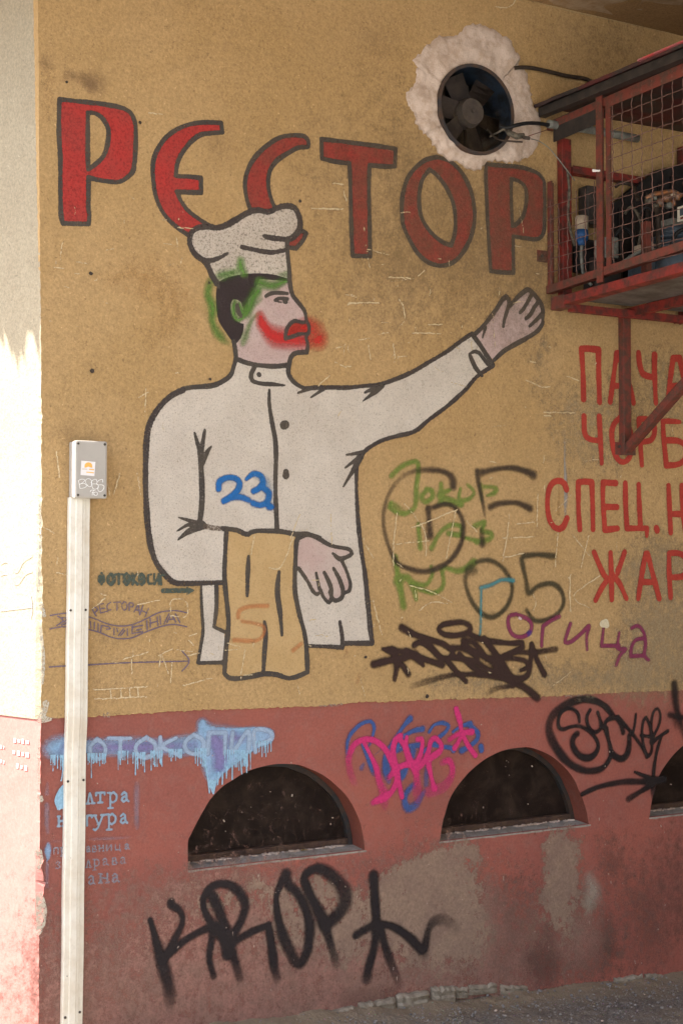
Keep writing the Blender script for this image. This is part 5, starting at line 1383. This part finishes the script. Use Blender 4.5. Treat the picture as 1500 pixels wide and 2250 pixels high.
CO = thing('condenser_coil', 'black finned condenser block leaning behind the cage wires', 'condenser', (3.8, -.2, 2.6))
def coil():
    bm = bmesh.new()
    a = P3(1352, 455, -.10); b = P3(1505, 330, -.10)
    x0, x1 = 3.52, 4.15
    pts = [(x0, 2.60), (x1, 2.60), (x1, 3.24), (x0 + .24, 3.13), (x0 + .02, 2.97)]
    f = [bm.verts.new((x, -.075, z)) for x, z in pts]
    g = [bm.verts.new((x, -.035, z)) for x, z in pts]
    for i in range(len(pts)):
        bm.faces.new((f[i], f[(i + 1) % 5], g[(i + 1) % 5], g[i]))
    bm.faces.new(f); bm.faces.new(g)
    return bm_obj('coil_block', bm, M['black'], CO)
coil()
for i in range(9):
    x_ = 3.56 + i * .066
    bm_obj('coil_tube', tube_bm(bmesh.new(), [(x_, -.084, 2.61), (x_, -.084, 2.95 + min(.2, i * .04))], .006, 8), M['dark'], CO, True)
box('fan_shroud', (3.40, -.14, 2.585), (3.52, -.05, 2.74), M['dark'], CO, .01)

RB = thing('control_box', 'pale labelled control box seen through the wires at the right edge of the cage', 'control box', P3(1498, 470, -.42))
p = P3(1486, 468, -.42)
box('case', (p[0], -.50, p[2] - .035), (p[0] + .09, -.42, p[2] + .022), M['label'], RB, .003)
box('dark_label', (p[0] - .0006, -.468, p[2] - .015), (p[0] + .0004, -.436, p[2] + .012), M['blueunit'], RB, .0002)
box('red_print', (p[0] - .0006, -.466, p[2] - .028), (p[0] + .0004, -.438, p[2] - .020), M['red'], RB, .0002)

FL = thing('filter_bottle', 'small beige capped filter with a blue bowl hanging in the near corner of the cage', 'filter', P3(1277, 530, -.10))
p = P3(1277, 490, -.10)
cyl('cap', (p[0], p[1], p[2]), .025, .052, M['beige'], FL, 'Z', 24, bev=.003)
cyl('bowl', (p[0], p[1], p[2] - .047), .025, .040, M['blue'], FL, 'Z', 24, bev=.003)
cyl('bowl', (p[0], p[1], p[2] - .075), .014, .022, M['blue'], FL, 'Z', 20, r2=.019)
tube('drain_hose', [(p[0], p[1], p[2] - .085), (p[0] - .003, p[1], p[2] - .12), (p[0] + .004, p[1] - .005, p[2] - .20), (p[0] + .03, p[1] - .02, p[2] - .24)], .006, M['pipe'], FL)
t = tube('grey_hose', [P3(1246, 375, -.06), P3(1250, 420, -.07), P3(1247, 470, -.07), P3(1252, 505, -.08), P3(1262, 540, -.09)], .0055, M['tape'])
t['label'] = 'brown hose hanging behind the near cage panel'; t['category'] = 'hose'
EL = thing('switch_unit', 'dark switch housing behind the blue filter bowl', 'switch', P3(1290, 450, -.05))
p = P3(1292, 440, -.04)
box('housing', (p[0] - .03, -.07, p[2] - .10), (p[0] + .05, -.012, p[2] + .05), M['dark'], EL, .006)
p = P3(1300, 600, -.05)
box('lower_housing', (p[0] - .07, -.09, p[2] + .0), (p[0] + .06, -.012, p[2] + .12), M['black'], EL, .008)
kn = bmesh.new()
p = hit(1306, 378, 0, XC - .006)
for i in range(5):
    box_bm(kn, (p[0] - .003, p[1] - .028 + i * .008, p[2] - .004 + i * .0022), (p[0] + .003, p[1] - .018 + i * .008, p[2] + .002 + i * .0022), .001, Matrix.Rotation(.3 * i, 3, 'X'))
t = bm_obj('white_tie', kn, M['white_pen']); t['label'] = 'scrap of white cord knotted to the cage corner post'; t['category'] = 'cord'

# ================================================================== GROUND
def gz(x):
    return .015 - .0607 * (x - 2.295)
def asphalt_mat():
    m, nt, b = new_mat('asphalt')
    k = NT(nt)
    p = k.pos()
    n1 = k.noise(p, 5, 5, .65, .5); n2 = k.noise(p, 90, 4, .7); n3 = k.noise(p, 22, 4, .7)
    col = k.mix(k.ramp(n2, .35, .7), (.10, .092, .085), (.24, .215, .185))
    col = k.mix(k.math('MULTIPLY', k.ramp(n1, .45, .62), .8), col, (.20, .17, .13))
    # sandy dirt swept against the foot of the wall
    g = k.n('ShaderNodeNewGeometry'); sx = k.n('ShaderNodeSeparateXYZ'); k.l(g.outputs['Position'], sx.inputs[0])
    edge = k.math('ADD', sx.outputs['Y'], k.math('MULTIPLY', n3, .16))
    col = k.mix(k.math('MULTIPLY', k.ramp(edge, -.16, .06), .85), col, (.25, .195, .13))
    far = k.ramp(sx.outputs['Y'], -3.5, -2.2)  # paler unseen ground further out, its tone set to bounce light onto the wall
    col = k.mix(far, (.30, .29, .275), col)
    vo = k.n('ShaderNodeTexVoronoi'); k.l(p, vo.inputs['Vector']); vo.inputs['Scale'].default_value = 70
    col = k.mix(k.ramp(vo.outputs['Distance'], .16, .10), col, k.mix(.5, vo.outputs['Color'], (.25, .22, .19)))
    k.l(col, b.inputs['Base Color'])
    b.inputs['Roughness'].default_value = .9
    bump(k, b, k.math('ADD', n2, n3), .9, .012)
    return m
M['asphalt'] = asphalt_mat()
from mathutils import noise as mn
def ground():
    # fine patch in view
    xs = np.linspace(1.7, 4.9, 320); ys = np.linspace(-1.1, .02, 112)
    V = []
    for y_ in ys:
        for x_ in xs:
            fade = min(1, (y_ + 1.1) / .2, (x_ - 1.7) / .2, (4.9 - x_) / .2)
            h = mn.noise((x_ * 2.2, y_ * 2.2, 1)) * .012 + mn.fractal((x_ * 14, y_ * 14, 2), .9, 2.1, 4) * .007 + mn.noise((x_ * 75, y_ * 75, 5)) * .003
            h += max(0, .045 * (1 + y_ / .14)) * (.4 + .6 * mn.noise((x_ * 6, 0, 7)))
            V.append((x_, y_, gz(x_) + h * max(0, fade) - .006))
    nx, ny = len(xs), len(ys)
    Fc = [(j * nx + i, j * nx + i + 1, (j + 1) * nx + i + 1, (j + 1) * nx + i) for j in range(ny - 1) for i in range(nx - 1)]
    me = bpy.data.meshes.new('pavement'); me.from_pydata(V, [], Fc)
    for p_ in me.polygons:
        p_.use_smooth = True
    link('pavement', me, M['asphalt'], kind='structure')
    # ground to the horizon: four plates round the patch, following the same slope near the wall
    def gfar(x_):
        return gz(max(-1.5, min(x_, 7))) - .006
    X = [-1500, -60, -1.5, 0, 1.7, 4.9, 7, 60, 1500]
    Y = [-1500, -60, -12, -1.1, .02, 12, 60, 1500]
    V = [(x_, y_, gfar(x_)) for y_ in Y for x_ in X]
    Fc = []
    for j in range(len(Y) - 1):
        for i in range(len(X) - 1):
            if X[i] == 1.7 and Y[j] == -1.1:
                continue
            a = j * len(X) + i
            Fc.append((a, a + 1, a + len(X) + 1, a + len(X)))
    me = bpy.data.meshes.new('ground'); me.from_pydata(V, [], Fc)
    link('ground', me, M['asphalt'], kind='structure')
ground()

# broken edging stones at the foot of the wall
M['stone'] = mat_plain('edging_stone', (.27, .235, .185), .9, 0, .45, 30, (.17, .145, .11), .9, .1)
def stone(px0, yt0, px1, yt1, hpx, dep, lab=None):
    r = random.Random(int(px0))
    bm = bmesh.new()
    n = 9
    rows = []
    for i in range(n + 1):
        t = i / n
        px_ = px0 + (px1 - px0) * t
        top = hit(px_, yt0 + (yt1 - yt0) * t, 1, -.01)
        bot = hit(px_, yt0 + (yt1 - yt0) * t + hpx, 1, -dep)
        e = 1 if 0 < i < n else .6
        zt_ = top[2] + r.gauss(0, .0025); zb_ = bot[2] - .02
        zm = (zt_ + zb_) / 2
        rows.append([(top[0], .01, zt_), (top[0], -dep * .6 * e + r.gauss(0, .001), zt_ - .002), (top[0], -dep * e + r.gauss(0, .0015), zt_ - .012 + r.gauss(0, .002)), (top[0], -dep * .8 * e + r.gauss(0, .002), zm), (top[0], -dep * e + r.gauss(0, .002), zm - .008), (top[0], -dep * .9 * e, zb_), (top[0], .01, zb_)])
    Vv = [[bm.verts.new(p) for p in row] for row in rows]
    for u, v in zip(Vv, Vv[1:]):
        for j in range(6):
            bm.faces.new((u[j], u[j + 1], v[j + 1], v[j]))
    bm.faces.new(Vv[0]); bm.faces.new(Vv[-1])
    return bm_obj('stone', bm, M['stone'], B)
for a in ((630, 2243, 705, 2232, 12, .012), (714, 2222, 780, 2209, 20, .028), (787, 2203, 866, 2192, 26, .034), (870, 2187, 940, 2174, 26, .034), (946, 2170, 998, 2165, 27, .032), (1000, 2168, 1028, 2168, 14, .016), (1030, 2166, 1092, 2160, 10, .014), (1350, 2148, 1412, 2141, 16, .018), (1418, 2140, 1460, 2142, 12, .012), (1100, 2164, 1160, 2168, 10, .010), (560, 2250, 622, 2243, 10, .01)):
    stone(*a)
# loose grit and pebbles
PB = []
for s in range(4):
    bm = bmesh.new(); bmesh.ops.create_icosphere(bm, subdivisions=1, radius=1)
    for v in bm.verts:
        v.co *= random.uniform(.7, 1.15)
    me = bpy.data.meshes.new('pebble'); bm.to_mesh(me); bm.free(); PB.append(me)
bm = bmesh.new()
rg = random.Random(31)
for i in range(1500):
    x_, y_ = rg.uniform(2.2, 4.6), -abs(rg.gauss(0, .28)) - .01
    s = rg.choice([.0015, .002, .003, .003, .004, .006]) * rg.uniform(.7, 1.3)
    mtx = Matrix.Translation((x_, y_, gz(x_) + .002 + max(0, .012 * (1 + y_ / .12)))) @ Matrix.Rotation(rg.uniform(0, 6), 4, 'Z') @ Matrix.Diagonal((s, s * rg.uniform(.6, 1), s * .7, 1))
    bmesh.ops.create_icosphere(bm, subdivisions=1, radius=1, matrix=mtx)
bm_obj('gravel', bm, mat_plain('gravel_stones', (.26, .24, .22), .9, 0, .5, 90, (.10, .10, .105), .3), None, kind='stuff')
for i, (px_, py_, s) in enumerate(((904, 2215, .007), (1322, 2247, .006), (1088, 2236, .008), (1415, 2175, .004), (1106, 2237, .004))):
    p = hit(px_, py_, 2, gz(3.2) + .0)
    o = link('pebble', PB[i % 4], M['plaster'])
    p2 = Vector(p); p2.z = gz(p2.x) + .006
    o.location = p2; o.scale = (s, s * .8, s * .6)
    o['label'] = ('white pebble on the asphalt below the edging stones', 'white pebble at the bottom edge right of centre', 'pale stone in the dark patched asphalt', 'small white pebble near the right end of the wall foot', 'small pebble beside the pale stone in the dark asphalt')[i]
    o['category'] = 'pebble'
# yellow leaf on the sill
p = hit(669, 1870, 2, .567)
bm = bmesh.new()
L = [(-.016, 0), (-.008, .005), (.002, .007), (.012, .004), (.018, 0), (.010, -.004), (0, -.006), (-.009, -.004)]
ctr = bm.verts.new((0, 0, .004))
vs = [bm.verts.new((a, b, .001 + .3 * abs(b))) for a, b in L]
for i in range(8):
    bm.faces.new((ctr, vs[i], vs[(i + 1) % 8]))
bmesh.ops.translate(bm, verts=bm.verts, vec=Vector((p[0], p[1], p[2] + .002)))
t = bm_obj('dry_leaf', bm, M['leaf']); t['label'] = 'curled yellow leaf on the sill of the nearest basement window'; t['category'] = 'leaf'

# unseen house added across the street; its sunlit front bounces light onto the wall
HS = thing('unseen_house', 'unseen cream house added across the street behind the camera to bounce light', 'building', (3, -15, 0))
M['house'] = mat_plain('unseen_house_render', (.50, .49, .46), .9, 0, .1, 3)
box('front_wall', (-14, -22, -1.2), (22, -15, 8.5), M['house'], HS, .01)
